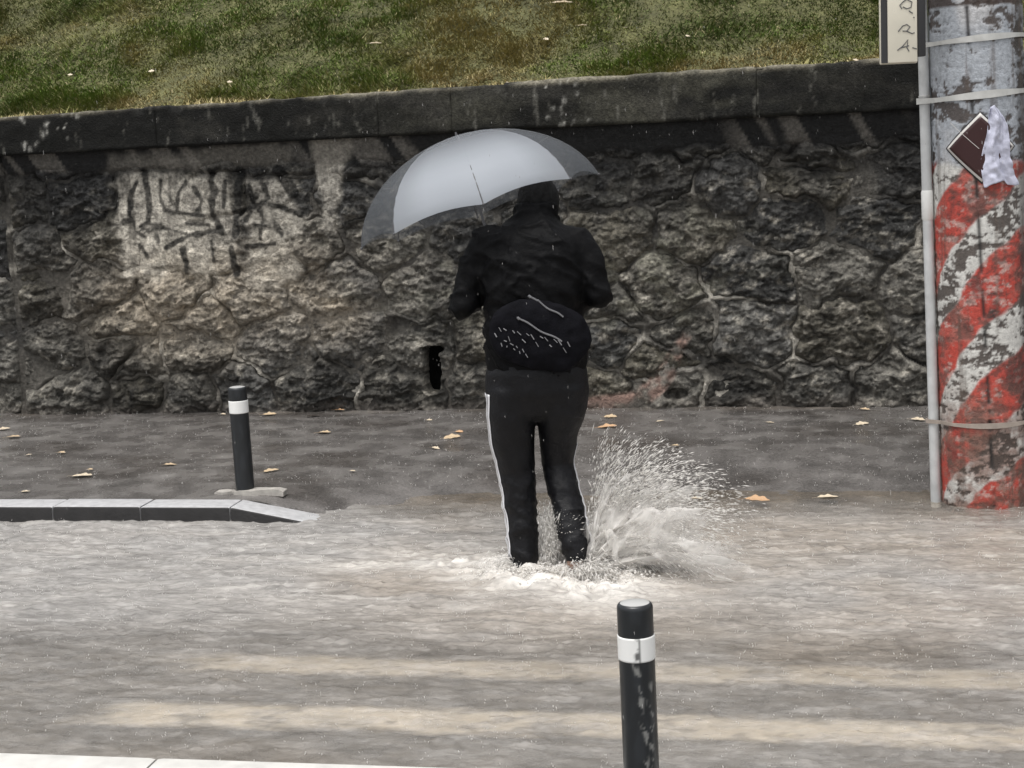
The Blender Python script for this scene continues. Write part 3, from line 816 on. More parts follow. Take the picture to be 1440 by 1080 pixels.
# dark diamond placard bent round the column, half covered by paper
M_plac = mat('dark maroon enamel', (0.035, 0.010, 0.010), 0.35)
M_pw = mat('placard white border', (0.62, 0.60, 0.57), 0.4)
plac = empty('diamond_placard', (0, 0, 0)); pc0 = colpos(0.05, 1.715, CR + 0.008); plac.location = pc0
tag(plac, 'dark maroon diamond placard with white border wrapped on the column', 'placard')
def curved_patch(sfun, zmid, phimid, r, n=18):
    V, F = [], []
    for i in range(n):
        for j in range(n):
            u, v = -1 + 2 * i / (n - 1), -1 + 2 * j / (n - 1)
            a, z = sfun(u, v)
            V.append(np.array(colpos(phimid + a / CR, zmid + z, r)) - np.array(pc0))
    for i in range(n - 1):
        for j in range(n - 1): F.append((i * n + j, (i + 1) * n + j, (i + 1) * n + j + 1, i * n + j + 1))
    return V, F
def diamond(d, name, r, m_):
    V, F = curved_patch(lambda u, v: ((u - v) * d * .5, (u + v) * d * .5), 1.715, 0.06, r)
    o = MB().add(V, F).build(name, m_, plac); md = o.modifiers.new('t', 'SOLIDIFY'); md.thickness = 0.002; return o
diamond(0.176, 'edge', CR + 0.007, M_dark); diamond(0.166, 'border', CR + 0.0105, M_pw); diamond(0.150, 'face', CR + 0.014, M_plac)
V, F = curved_patch(lambda u, v: ((u * 0.012 - v) * .5 * 0.13 - 0.078, (u * 0.012 + v) * .5 * 0.13 + 0.078), 1.697, 0.08, CR + 0.0165)
MB().add(V, F).build('inner_line', M_pw, plac)
# crumpled paper
n1, n2 = 26, 60
U, Vv = np.meshgrid(np.linspace(-1, 1, n1), np.linspace(0, 1, n2))
wid = 0.014 + 0.066 * Vv ** 0.6
aa = 0.070 + 0.01 * np.sin(Vv * 7) + U * wid + 0.025 * Vv
cr = 0.022 + 0.011 * fbm(U * 2.2 + 3, Vv * 6, 221, 3) + 0.006 * np.abs(fbm(U * 5, Vv * 4, 223, 2)) + 0.008 * np.cos(U * 5 + 2 * Vv)
zz = 1.915 - 0.375 * Vv + 0.012 * fbm(U * 2, Vv * 0, 225, 2) * Vv - 0.012 * np.abs(U)
Pp = np.stack(colpos(aa / CR, zz, CR + cr), -1)
M_paper = mat('wet bluish paper', (0.52, 0.53, 0.64), 0.5, var=0.12, vscale=25, bump=0.2)
ppo = Pp[0, n1 // 2].copy()
pap = mesh_np('paper_scrap', (Pp - ppo).reshape(-1, 3), grid_faces(n1, n2), M_paper)
pap.location = ppo
md = pap.modifiers.new('t', 'SOLIDIFY'); md.thickness = 0.0012
tag(pap, 'crumpled pale lavender paper sheet hanging over the maroon placard', 'paper')

# ------------------------------------------------------------------ bollards
def bollard(name, loc, h, r, band0, band1, worn, lean, label):
    b = empty(name, loc); b.rotation_euler = lean
    tag(b, label, 'bollard', 'black bollards with white band')
    n = 64
    zz = np.concatenate([np.arange(-0.05, h - 0.014, 0.006), [h - 0.012, h - 0.006, h - 0.002, h]])
    rr = np.concatenate([np.full(len(zz) - 4, r), [r, r - 0.0015, r - 0.004, r - 0.009]])
    th = np.linspace(0, 2 * np.pi, n, endpoint=False)
    TH, ZZ = np.meshgrid(th, zz); RR = np.repeat(rr[:, None], n, 1)
    # arc position seen from the street side
    a = ((TH - math.atan2(-loc[1], -loc[0]) + np.pi) % (2 * np.pi) - np.pi) * r
    c = np.ones(TH.shape + (3,)) * np.array([0.012, 0.014, 0.016])
    c = mixc(c, [0.022, 0.025, 0.029], sstep(0.0, 0.8, fbm(a * 30, ZZ * 12, 231, 3)) * 0.7)
    if worn:
        path = 0.0 + 0.022 * (h - 0.17 - ZZ) / 0.30 + 0.006 * np.sin(ZZ * 40)
        path2 = 0.036 + 0.004 * np.sin(ZZ * 55)
        w = fbm(a * 55, ZZ * 45, 233, 4, 0.65)
        wear = sstep(0.012, 0.003, np.abs(a - path)) * sstep(-0.15, 0.25, w) * sstep(h - 0.10, h - 0.13, ZZ)
        wear = np.maximum(wear, sstep(0.012, 0.004, np.abs(a - path2)) * sstep(0.2, 0.5, w) * sstep(h - 0.2, h - 0.24, ZZ))
        c = mixc(c, [0.23, 0.23, 0.22], wear * 0.85)
    P = np.stack([RR * np.cos(TH), RR * np.sin(TH), ZZ], -1)
    M_b = mat(name + ' plastic', rough=0.35, attr=True, bump=0.05, bscale=200)
    mesh_np('post', P.reshape(-1, 3), grid_faces(n, len(zz), wrap=True), M_b, b, col=c)
    top = MB()
    rings = [[(q * math.cos(t), q * math.sin(t), h + dz) for t in th] for q, dz in ((r - 0.008, -0.004), (r - 0.009, 0.0), (r * 0.6, 0.003), (r * 0.2, 0.004))]
    top.loft(rings); top.build('cap', mat(name + ' cap', (0.42, 0.42, 0.41), 0.3), b)  # pale cap colour stands in for the bright highlight on the wet top
    zb = np.linspace(h - band1, h - band0, 22)
    TH, ZB = np.meshgrid(th, zb)
    RB = np.full(TH.shape, r + 0.0022); RB[0] = r - 0.002; RB[-1] = r - 0.002
    a = ((TH - math.atan2(-loc[1], -loc[0]) + np.pi) % (2 * np.pi) - np.pi) * r
    c = np.ones(TH.shape + (3,)) * np.array([0.80, 0.80, 0.78])
    if worn:
        w = fbm(a * 60, ZB * 50, 235, 3)
        c = mixc(c, [0.06, 0.06, 0.06], sstep(0.009, 0.005, np.abs(a - 0.001)) * sstep(-0.3, 0.2, w) * 0.9)
        c = mixc(c, [0.10, 0.10, 0.10], sstep(0.0025, 0.001, np.abs(a - 0.009)) * 0.8)
    P = np.stack([RB * np.cos(TH), RB * np.sin(TH), ZB], -1)
    mesh_np('reflective_band', P.reshape(-1, 3), grid_faces(n, len(zb), wrap=True), mat(name + ' band', rough=0.4, attr=True), b, col=c)
    return b
bf = bollard('bollard', (-3.262, 8.64, 0.0), 0.585, 0.0505, 0.070, 0.142, False, (0, R(-0.9), 0), 'small clean black bollard with white band at the far kerb corner')
M_pad = mat('pale mortar pad', (0.36, 0.34, 0.31), 0.6, var=0.2, vscale=20, bump=0.4)
pad = MB()
for (ax, bx_, y0, y1, h) in ((-0.17, -0.055, -0.055, 0.03, 0.018), (-0.052, 0.235, -0.075, 0.02, 0.028)):
    rings = []
    for t in np.linspace(0, 1, 9):
        x = ax + (bx_ - ax) * t; k = 0.75 + 0.25 * math.sin(7 * t + ax * 9); e = 0.6 if t in (0, 1) else 1
        rings.append([(x, y0 * k, -0.01), (x, y1 * k, -0.01), (x, y1 * k * .9, h * e), (x, y0 * k * .92, h * e * .9)])
    pad.loft(rings)
pad.build('mortar_pad', M_pad, bf, smooth=False)
bollard('bollard', (-0.60, 4.545, 0.0), 0.583, 0.0500, 0.088, 0.160, True, (0, R(-0.5), 0), 'large worn black bollard with scuffed white band in the foreground')

# ------------------------------------------------------------------ fallen leaves
M_leaf = [mat('leaf ' + str(i), c, 0.45, var=0.25, vscale=60, bump=0.2) for i, c in enumerate([(0.52, 0.40, 0.26), (0.60, 0.51, 0.38), (0.52, 0.33, 0.19), (0.035, 0.028, 0.022)])]
def leaf_mesh(kind):
    n = 15; V, F = [], []
    rr = np.random.default_rng(40 + kind)
    for i in range(n):
        t = i / (n - 1)
        w = 0.30 * math.sin(math.pi * t ** (0.8 + 0.1 * kind)) ** 0.8 * (1 + 0.25 * math.sin(t * 17 + kind * 2)) + 0.006
        bend = 0.10 * math.sin(t * 3 + kind)
        curl = 0.05 + 0.12 * math.sin(t * math.pi) * (0.5 + 0.3 * kind)
        for q, s_ in enumerate((-1, -0.5, 0, 0.5, 1)):
            V.append((t - 0.5, bend + w * s_, 0.02 + curl * s_ * s_ * w / 0.3 + 0.06 * abs(t - 0.5) + rr.uniform(0, 0.012)))
    for i in range(n - 1):
        for q in range(4): F.append((i * 5 + q, (i + 1) * 5 + q, (i + 1) * 5 + q + 1, i * 5 + q + 1))
    b0 = len(V)
    for t, y_, z_ in ((-0.5, 0.10 * math.sin(kind), 0.03), (-0.62, 0.05, 0.035), (-0.75, -0.02, 0.05)):
        V += [(t, y_ - 0.014, z_), (t, y_ + 0.014, z_), (t, y_, z_ + 0.02)]
    for k in range(2):
        for j in range(3): F.append((b0 + k * 3 + j, b0 + k * 3 + (j + 1) % 3, b0 + (k + 1) * 3 + (j + 1) % 3, b0 + (k + 1) * 3 + j))
    me = bpy.data.meshes.new('leaf'); me.from_pydata(V, [], F)
    me.polygons.foreach_set('use_smooth', np.ones(len(me.polygons), bool))
    return me
leaf_me = {}
def leaf(x, y, w, label, z=0.006, m_i=0, kind=0, rot=None, tilt=(0, 0), group='fallen leaves on the wet pavement', name='fallen_leaf', cat='leaf', thin=1.0):
    key = (kind, m_i)
    if key not in leaf_me:
        me = leaf_mesh(kind); me.materials.append(M_leaf[m_i]); leaf_me[key] = me
    o = bpy.data.objects.new(name, leaf_me[key]); COL.objects.link(o)
    o.location = (x, y, z); o.scale = (w * 0.88, w * 0.9 * thin, w * 0.35)
    o.rotation_euler = (tilt[0], tilt[1], YAW + (rot if rot is not None else 0))
    tag(o, label, cat, group)
LV = [(-5.75, 10.67, .098, 'pale tan leaf at the left end of the pavement nearest the wall'), (-5.52, 10.36, .119, 'long tan leaf left of the far bollard, second from the photo edge'),
      (-4.90, 9.80, .072, 'small tan leaf midway on the pavement left of the far bollard'), (-5.09, 9.73, .045, 'tiny pale leaf just left of a small tan leaf'),
      (-4.42, 9.07, .145, 'largest yellow-tan leaf lying behind the pale kerb'), (-4.46, 9.26, .051, 'tiny leaf just behind the largest leaf near the kerb'),
      (-4.01, 9.40, .085, 'single yellow leaf between large kerb leaf and far bollard'), (-4.01, 11.19, .109, 'tan leaf by the wall foot just right of bollard top'),
      (-3.66, 11.09, .117, 'dark soggy leaf by the wall foot'), (-4.36, 11.21, .050, 'tiny pale leaf just left of the far bollard band'),
      (-3.38, 10.45, .115, 'thin tan leaf on the pavement right of the dark soggy leaf'), (-3.55, 11.34, .090, 'peach leaf touching the wall foot left of the dark opening'),
      (-3.31, 9.21, .107, 'tan leaf right beside the lower half of far bollard'), (-2.82, 9.20, .041, 'tiny pale leaf near the dropped kerb end'),
      (-4.57, 8.66, .060, 'small pale leaf resting just behind the left kerb stones'), (-2.79, 10.90, .047, 'tiny pale leaf below the dark drain opening'),
      (-2.48, 10.24, .125, 'long peach leaf left of the person, largest of its cluster'), (-2.48, 10.44, .073, 'small peach leaf behind the long one left of the person'),
      (-2.50, 9.89, .069, 'pale leaf in front of the peach cluster left of the person'), (-1.55, 10.59, .145, 'broad peach leaf just right of the person at knee level'),
      (-1.58, 10.96, .103, 'narrow peach leaf behind the broad one right of the person'), (-1.23, 10.78, .064, 'small pale leaf below the round drain mouth'),
      (-1.05, 9.94, .059, 'small dull leaf above the splash spray'), (-0.51, 9.75, .066, 'small bright orange leaf alone between splash and column'),
      (-0.53, 10.70, .063, 'small pale leaf near the wall between splash and column'), (-0.51, 8.81, .156, 'orange-tan leaf floating at the water edge right of splash'),
      (-0.15, 8.88, .126, 'thin pale leaf at the water edge nearest the column'), (0.06, 11.18, .074, 'upright tan leaf at the wall foot left of the column'),
      (0.04, 10.62, .097, 'thin pale leaf in front of the upright tan leaf'), (0.38, 10.76, .111, 'pale curved leaf beside the foot of the conduit'),
      (-0.83, 8.85, .075, 'small grey leaf at the water edge beside the splash')]
for i, (x, y, w, lb_) in enumerate(LV):
    mi = 3 if 'dark' in lb_ and 'soggy leaf by' in lb_ else (1 if 'pale' in lb_ or 'grey' in lb_ else (2 if 'orange' in lb_ or 'peach' in lb_ and i % 2 else 0))
    zz = 0.008 if y > 9.0 else (-0.072 if x > -2.6 else 0.004)
    if -2.55 < x and 9.0 <= y < 9.8: zz = -0.02
    leaf(x, y, w, lb_, zz, mi, i % 4, rot=random.uniform(-0.5, 0.5), tilt=(random.uniform(-.05, .22), random.uniform(-.08, .08)))
GL = [(-4.44, 12.02, .047, 'bright cream leaf on the coping edge left of the middle'), (-2.33, 11.80, .045, 'pale leaf on the coping edge above the umbrella'),
      (-2.10, 12.83, .186, 'long straw twig lying high on the grass above the umbrella'), (-1.91, 12.52, .083, 'pale leaf in the grass below the straw twig'),
      (-1.59, 12.47, .041, 'tiny cream leaf in the grass right of the straw twig'), (-2.16, 12.41, .052, 'peach leaf in the grass above the coping leaf'),
      (-3.45, 12.45, .116, 'straw coloured twig in the grass above the pale tongue of lime'), (-5.85, 12.37, .044, 'tiny pale leaf at the left end of the grass'),
      (-5.16, 12.30, .054, 'small tan leaf in the grass above the graffiti patch'), (-1.13, 12.32, .040, 'cream leaf in the grass right of the umbrella top'),
      (0.03, 11.68, .048, 'round cream leaf on the coping just left of the sign box')]
for i, (x, y, w, lb_) in enumerate(GL):
    tw = 'twig' in lb_
    zz = float(bank_z(np.array([x]), np.array([y]))[0]) + 0.035 if y > 11.75 else 2.138 + 0.018 * (x + 6) + 0.012
    leaf(x, y - 0.03, w, lb_, zz, 1, i % 4, rot=random.uniform(-.3, .6), tilt=(R(35), 0), group='bits of leaf and twig on the bank', name='straw_twig' if tw else 'fallen_leaf', cat='twig' if tw else 'leaf', thin=0.22 if tw else 1.0)

# ------------------------------------------------------------------ person walking away from the camera
PB = (-1.392, 7.40, -0.15)
PS = 1.045
person = empty('person', PB, YAW); person.scale = (PS, PS, PS)
tag(person, 'person in black jacket and track trousers wading away under an umbrella', 'person')
def L3(x, y, z): return (x, y, z + 0.15)        # local x = right, y = away, z = height above the pavement level
def ell(cx, cy, cz, rx_, ry_, n=28, tiltx=0.0, p=2.3):
    r_ = []
    for k in range(n):
        t = 2 * math.pi * k / n; c, s = math.cos(t), math.sin(t)
        x = rx_ * abs(c) ** (2 / p) * (1 if c > 0 else -1); y = ry_ * abs(s) ** (2 / p) * (1 if s > 0 else -1)
        r_.append(L3(cx + x, cy + y, cz + tiltx * y))
    return r_
M_skin = mat('skin', (0.42, 0.27, 0.20), 0.5, subsurf=0.1)
M_hair = mat('dark hair', (0.005, 0.005, 0.005), 0.6, spec=0.2, bump=0.6, bscale=90)
M_jack = mat('wet black jacket', (0.0045, 0.0045, 0.005), 0.55, var=0.3, vscale=20, bump=0.35, bscale=30, spec=0.08)
M_trou = mat('wet black trousers', (0.0045, 0.0046, 0.006), 0.5, var=0.3, vscale=20, bump=0.35, bscale=36, spec=0.25)
M_bag = mat('black nylon bag', (0.0055, 0.0055, 0.0075), 0.8, spec=0.08, var=0.3, vscale=30, bump=0.3, bscale=140)
M_whi = mat('white stripe tape', (0.72, 0.72, 0.74), 0.5)
M_sil = mat('silver zip', (0.22, 0.22, 0.23), 0.4, metallic=0.3)
M_shoe = mat('dark brown sandal', (0.05, 0.035, 0.028), 0.5, bump=0.2)

# joints
HEAD = (0.035, 0.13, 1.475)
SHL, SHR = (-0.185, 0.03, 1.355), (0.185, 0.03, 1.345)
ELL, ELR = (-0.300, -0.02, 1.09), (0.270, -0.03, 1.10)
HDL, HDR = (-0.155, 0.240, 1.150), (0.04, 0.30, 1.02)
HIPL, HIPR = (-0.10, 0.0, 0.80), (0.10, 0.0, 0.80)
KNL, KNR = (-0.105, 0.06, 0.38), (0.078, 0.09, 0.38)
ANL, ANR = (-0.085, 0.0, -0.03), (0.128, -0.09, 0.005)
# body: one continuous surface
bm_ = MB()
def T(pts, rad, n=14, up_=(0, 1, 0)): bm_.tube([L3(*p) for p in pts], rad, n, upv=up_)
bm_.loft([ell(0, 0, 0.76, .13, .09), ell(0, 0, 0.86, .155, .105), ell(0, 0.005, 1.0, .135, .095), ell(0, 0.0, 1.2, .155, .105), ell(0, 0.015, 1.33, .15, .085), ell(0.01, 0.03, 1.40, .08, .06)])
T([(0.01, 0.04, 1.36), (0.025, 0.08, 1.43), (0.035, 0.12, 1.47)], [.06, .055, .055])
bm_.ball(L3(*HEAD), (.076, .095, .108), 20, 14)
bm_.ball(L3(HEAD[0], HEAD[1] + 0.045, HEAD[2] - 0.075), (.05, .05, .045))                     # jaw
T([(HEAD[0], HEAD[1] + .085, HEAD[2] + .015), (HEAD[0], HEAD[1] + .112, HEAD[2] - .028), (HEAD[0], HEAD[1] + .09, HEAD[2] - .035)], [.010, .016, .012])   # nose
T([(HEAD[0] - .022, HEAD[1] + .092, HEAD[2] - .062), (HEAD[0], HEAD[1] + .099, HEAD[2] - .062), (HEAD[0] + .022, HEAD[1] + .092, HEAD[2] - .062)], [.006, .010, .006])  # lips
for s_ in (-1, 1):
    bm_.ball(L3(HEAD[0] + s_ * .078, HEAD[1] - 0.005, HEAD[2] - .01), (.010, .022, .032))      # ears
    bm_.ball(L3(HEAD[0] + s_ * .03, HEAD[1] + .08, HEAD[2] + .02), (.016, .012, .010))         # brow and lids
for SH, EL, HD in ((SHL, ELL, HDL), (SHR, ELR, HDR)):
    T([SH, [(a + b2) / 2 for a, b2 in zip(SH, EL)], EL], [.055, .048, .04]); T([EL, [(a + b2) / 2 for a, b2 in zip(EL, HD)], HD], [.04, .036, .026])
for HI, KN, AN in ((HIPL, KNL, ANL), (HIPR, KNR, ANR)):
    T([HI, [(a + b2) / 2 for a, b2 in zip(HI, KN)], KN], [.085, .075, .055]); T([KN, [a * .65 + b2 * .35 for a, b2 in zip(KN, AN)], AN], [.052, .054, .034])
# feet
T([(ANL[0], -0.035, -0.085), (ANL[0] - .005, 0.06, -0.10), (ANL[0] - .01, 0.17, -0.118)], [(.035, .042), (.04, .032), (.032, .018)], up_=(0, 0, 1)); T([ANL, (ANL[0], 0.0, -0.09)], [.036, .036])
T([(ANR[0] + .0, -0.125, -0.045), (ANR[0] + .05, -0.06, -0.085), (ANR[0] + .10, 0.01, -0.125)], [(.035, .042), (.04, .032), (.032, .018)], up_=(0, 0, 1)); T([ANR, (ANR[0] + .005, -0.10, -0.05)], [.036, .036])
# hands: palm, four fingers and a thumb closed on the shaft (left) / relaxed (right)
def hand(H, grip, side):
    hx, hy, hz = H
    T([(hx, hy - .01, hz), (hx, hy + .04, hz + .005), (hx, hy + .085, hz + .005)], [(.024, .030), (.018, .042), (.014, .040)], 14, (0, 0, 1) if grip else (0, 0, 1))
    for k in range(4):
        dz = -.030 + .020 * k; ln = [.060, .072, .076, .066][k]
        b0 = (hx, hy + .080, hz + dz + .004)
        if grip:
            pts = [b0, (hx + side * .012, hy + .080 + ln * .42, hz + dz), (hx + side * .042, hy + .080 + ln * .45, hz + dz - .002), (hx + side * .050, hy + .075 + ln * .1, hz + dz - .004)]
        else:
            pts = [b0, (hx + side * .006, hy + .080 + ln * .45, hz + dz - .01), (hx + side * .022, hy + .080 + ln * .75, hz + dz - .022), (hx + side * .034, hy + .078 + ln * .85, hz + dz - .034)]
        T(pts, [.0100, .0095, .0088, .0078], 8)
    T([(hx + side * .008, hy + .02, hz + .035), (hx + side * .028, hy + .055, hz + .052), (hx + side * .048, hy + .085, hz + .050)], [.013, .011, .009], 8)
hand(HDL, True, 1); hand(HDR, False, -1)
body_me = remeshed(bm_, 0.0065, 3)
body = link('body', body_me, M_skin, person)
# eyes
for s_ in (-1, 1):
    MB().ball(L3(HEAD[0] + s_ * .03, HEAD[1] + .088, HEAD[2] + .010), (.011, .009, .008), 12, 8).build('eye', M_hair, person)
# hair
hb = MB()
hb.ball(L3(HEAD[0], HEAD[1] - 0.012, HEAD[2] + 0.020), (.093, .104, .112), 24, 16)
hb.ball(L3(HEAD[0], HEAD[1] - 0.045, HEAD[2] - 0.045), (.082, .075, .075), 20, 12)
hm = remeshed(hb, 0.008, 2, lambda c: (0.006 * fbm(c[:, 0] * 60, c[:, 2] * 14 + c[:, 1] * 20, 241, 3)))
bmx = bmesh.new(); bmx.from_mesh(hm)
face_dir = Vector((0, 1, -0.35)).normalized()
bmesh.ops.delete(bmx, geom=[v for v in bmx.verts if (v.co - Vector(L3(*HEAD))).dot(face_dir) > 0.055 and v.co.z < L3(0, 0, HEAD[2] + 0.06)[2]], context='VERTS')
bmx.to_mesh(hm); bmx.free()
link('hair', hm, M_hair, person)
# jacket
jb = MB()
jb.loft([ell(-0.005, 0.0, 0.73, .200, .125), ell(-0.003, 0.0, 0.84, .216, .146), ell(0.0, 0.0, 0.95, .215, .150), ell(0.0, -0.005, 1.06, .205, .142), ell(0.0, -0.01, 1.18, .218, .146),
         ell(0.0, 0.0, 1.29, .222, .135, p=2.5), ell(-0.005, 0.01, 1.355, .205, .115), ell(0.005, 0.03, 1.405, .135, .095), ell(0.02, 0.055, 1.44, .098, .085), ell(0.028, 0.085, 1.485, .094, .09, tiltx=-0.2)])
def sleeve(SH, EL, HD, sd):
    mid = [(a + b2) / 2 for a, b2 in zip(SH, EL)]; fm = [(a + b2) / 2 for a, b2 in zip(EL, HD)]
    jb.tube([L3(SH[0] - sd * .03, SH[1], SH[2] - .005), L3(*SH), L3(mid[0] + sd * .012, mid[1], mid[2] + .01), L3(*EL)], [.066, .076, .070, .062], 18, upv=(0, 1, 0))
    jb.ball(L3(EL[0], EL[1] - .005, EL[2] - .005), .062, 18, 12)
    jb.tube([L3(*EL), L3(*fm), L3(*[a * .08 + b2 * .92 for a, b2 in zip(EL, HD)])], [.061, .054, .043], 18, upv=(0, 0, 1))
sleeve(SHL, ELL, HDL, -1); sleeve(SHR, ELR, HDR, 1)
def folds(c):
    x, y, z = c[:, 0], c[:, 1], c[:, 2]
    big = fbm(x * 7 + z * 3, z * 9 - y * 4, 251, 3); cr_ = 1 - np.abs(fbm(x * 9 + z * 7, z * 11 + y * 9, 253, 2))
    return 0.010 * big + 0.014 * np.clip(cr_, 0, 1) ** 4 - 0.006
jm = remeshed(jb, 0.0105, 6, folds)
jacket = link('jacket', jm, M_jack, person)
# trousers
tb = MB()
tb.loft([ell(-0.005, 0.015, 0.575, .10, .07), ell(-0.005, 0.01, 0.61, .185, .105), ell(-0.005, 0.005, 0.65, .212, .128), ell(-0.005, 0, 0.70, .224, .144), ell(-0.004, 0, 0.79, .222, .146), ell(0, 0, 0.86, .19, .12)])
def legtube(xs_, ys_, zs_, ra, rb): tb.loft([ell(x, y, z, a, b2, 24, p=2.1) for x, y, z, a, b2 in zip(xs_, ys_, zs_, ra, rb)])
LZ = [0.72, 0.60, 0.47, 0.35, 0.22, 0.10, 0.0, -0.075]
LLx = [-.113, -.118, -.115, -.104, -.094, -.088, -.083, -.082]
LLr = [.110, .103, .093, .082, .073, .069, .066, .062]
legtube(LLx, [0, .008, .03, .05, .035, .015, 0, 0], LZ, LLr, [.138, .13, .11, .10, .09, .085, .08, .075])
RZ = [0.72, 0.60, 0.47, 0.37, 0.25, 0.14, 0.05, -0.015]
RLx = [.105, .104, .084, .073, .098, .121, .137, .142]
RLr = [.112, .100, .080, .068, .069, .067, .061, .056]
legtube(RLx, [0, .012, .06, .085, .02, -.05, -.09, -.11], RZ, RLr, [.138, .13, .11, .10, .09, .08, .075, .07])
def tfold(c):
    x, y, z = c[:, 0], c[:, 1], c[:, 2]
    cr_ = 1 - np.abs(fbm(x * 10 + z * 2, z * 12 + y * 6, 257, 3))
    return 0.007 * fbm(x * 9, z * 6, 255, 3) + (0.013 * np.clip(cr_, 0, 1) ** 3 - 0.003) * sstep(0.7, 0.2, z)
tm = remeshed(tb, 0.0105, 5, tfold)
trousers = link('trousers', tm, M_trou, person)
# white side stripes on the trousers: three tapes following the outer seam
from mathutils.bvhtree import BVHTree
bmt = bmesh.new(); bmt.from_mesh(tm); bvh = BVHTree.FromBMesh(bmt)
def side_tape(side, lx, ly, lz, off, w, z0, z1, lift=0.003):
    V, F = [], []; n = 60
    for k in range(n):
        z = z0 + (z1 - z0) * k / (n - 1)
        cx = np.interp(-z, [-q for q in lz], lx); cy = np.interp(-z, [-q for q in lz], ly)
        row = []
        for e in (-w / 2, w / 2):
            a = math.pi if side < 0 else 0.0
            a += (off + e) / 0.09 * (1 if side < 0 else -1)
            d = Vector((math.cos(a), math.sin(a), 0))
            hit = bvh.ray_cast(Vector(L3(cx, cy, z)) + d * 0.4, -d)
            p = hit[0] if hit[0] is not None else Vector(L3(cx, cy, z)) + d * 0.1
            row.append(p + d * lift)
        V += row
        if k: F.append((2 * k - 2, 2 * k - 1, 2 * k + 1, 2 * k))
    o = MB().add([v[:] for v in V], F).build('side_stripe', M_whi, trousers)
    md = o.modifiers.new('t', 'SOLIDIFY'); md.thickness = 0.002; md.offset = 0
LYl = [0, .02, .04, .05, .035, .015, 0, 0]; RYl = [0, .03, .07, .085, .02, -.05, -.09, -.11]
for q in (0.002, 0.028, 0.054): side_tape(-1, LLx, LYl, LZ, q, 0.016, 0.70, -0.02)
for q in (-0.008, 0.014, 0.036): side_tape(1, RLx, RYl, RZ, q, 0.011, 0.45, 0.03)
# shoes
for (A, dx, lift) in ((ANL, -.01, 0), (ANR, .10, 1)):
    sb = MB()
    if lift: pts = [(A[0] - .01, -.14, -.075), (A[0] + .05, -.06, -.115), (A[0] + .115, .03, -.15)]
    else: pts = [(A[0], -.06, -.118), (A[0] - .005, .06, -.128), (A[0] - .012, .20, -.135)]
    sb.tube([L3(*p) for p in pts], [(.044, .020), (.050, .018), (.042, .015)], 16, upv=(0, 0, 1))
    q = pts[1]; sb.tube([L3(q[0] - .05, q[1] + .03, q[2] + .005), L3(q[0], q[1] + .02, q[2] + .055), L3(q[0] + .05, q[1] + .03, q[2] + .005)], .012, 8)
    sb.build('sandal', M_shoe, person)
# cross-body bag on the lower back
bag = empty('shoulder_bag', (0, 0, 0)); bag.parent = None
bl = Matrix.Translation(PB) @ Matrix.Rotation(YAW, 4, 'Z') @ Matrix.Scale(PS, 4)
bag.matrix_world = bl @ Matrix.Translation(Vector(L3(0.02, -0.150, 0.955)))
tag(bag, 'slouchy black nylon bag with two silver zips on the person\'s lower back', 'bag')
bb = MB()
rings = []
BT = R(24)                                       # the bag hangs tilted down to the right
for t in np.linspace(0, 1, 15):
    a = t * math.pi; w = 0.218 * math.sin(a) ** 0.4 + 0.002; d = 0.040 * math.sin(a) ** 0.5 + 0.001
    zl = -0.155 + 0.31 * t
    ring = []
    for k in range(28):
        th = 2 * math.pi * k / 28; c, s = math.cos(th), math.sin(th)
        x = w * abs(c) ** .8 * (1 if c > 0 else -1); y = d * abs(s) ** .8 * (1 if s > 0 else -1)
        ring.append((x * math.cos(BT * .5) + zl * math.sin(BT * .5), y, zl * math.cos(BT * .5) - x * math.sin(BT * .5)))
    rings.append(ring)
bb.loft(rings)
bagm = remeshed(bb, 0.009, 4, lambda c: 0.007 * fbm(c[:, 0] * 10, c[:, 2] * 12, 261, 3))
pouch = link('pouch', bagm, M_bag, bag)
bmb = bmesh.new(); bmb.from_mesh(bagm); bvb = BVHTree.FromBMesh(bmb)
def bag_pt(x, z, lift=0.004):
    h = bvb.ray_cast(Vector((x, -0.5, z)), Vector((0, 1, 0)))
    return Vector((x, (h[0].y if h[0] is not None else -0.05) - lift, z))
def zipper(a, b2, n):
    zt = MB()
    for k in range(n):
        t = k / (n - 1); p = bag_pt(a[0] + (b2[0] - a[0]) * t, a[1] + (b2[1] - a[1]) * t + 0.004 * math.sin(9 * t))
        zt.ball(p, (.0040, .003, .0045), 6, 5)
    tag(zt.build('zip', M_sil, pouch), kind='stuff')
    p = bag_pt(a[0], a[1], .008); MB().tube([p, p + Vector((-.008, -.002, .008))], [.006, .005], 8).build('zip_pull', M_sil, pouch)
zipper((-0.035, 0.215 - 0.05), (0.095, 0.075), 26)
zipper((-0.085, 0.075), (0.085, -0.025), 34)
mk = MB()
rm = random.Random(3)
for k in range(17):
    t = k / 16
    x, z = -0.19 + 0.30 * t, 0.035 - 0.075 * t + (0.012 if k % 3 else -0.016)
    p = bag_pt(x, z, .003); q = bag_pt(x + rm.uniform(0.006, 0.016), z - rm.uniform(0.008, 0.024), .003)
    mk.tube([p, q], 0.0016 if k % 2 else 0.0024, 6)
for k in range(9):
    t = k / 8
    x, z = -0.165 + 0.10 * t, -0.012 - 0.05 * t + (0.006 if k % 2 else -0.01)
    p = bag_pt(x, z, .003); q = bag_pt(x + rm.uniform(-0.004, 0.014), z - rm.uniform(0.004, 0.016), .003); mk.tube([p, q], 0.002, 6)
tag(mk.build('printed_marks', mat('silver print', (0.22, 0.22, 0.23), 0.5), pouch), kind='stuff')
bmj = bmesh.new(); bmj.from_mesh(jm); bvj = BVHTree.FromBMesh(bmj)
sp = []
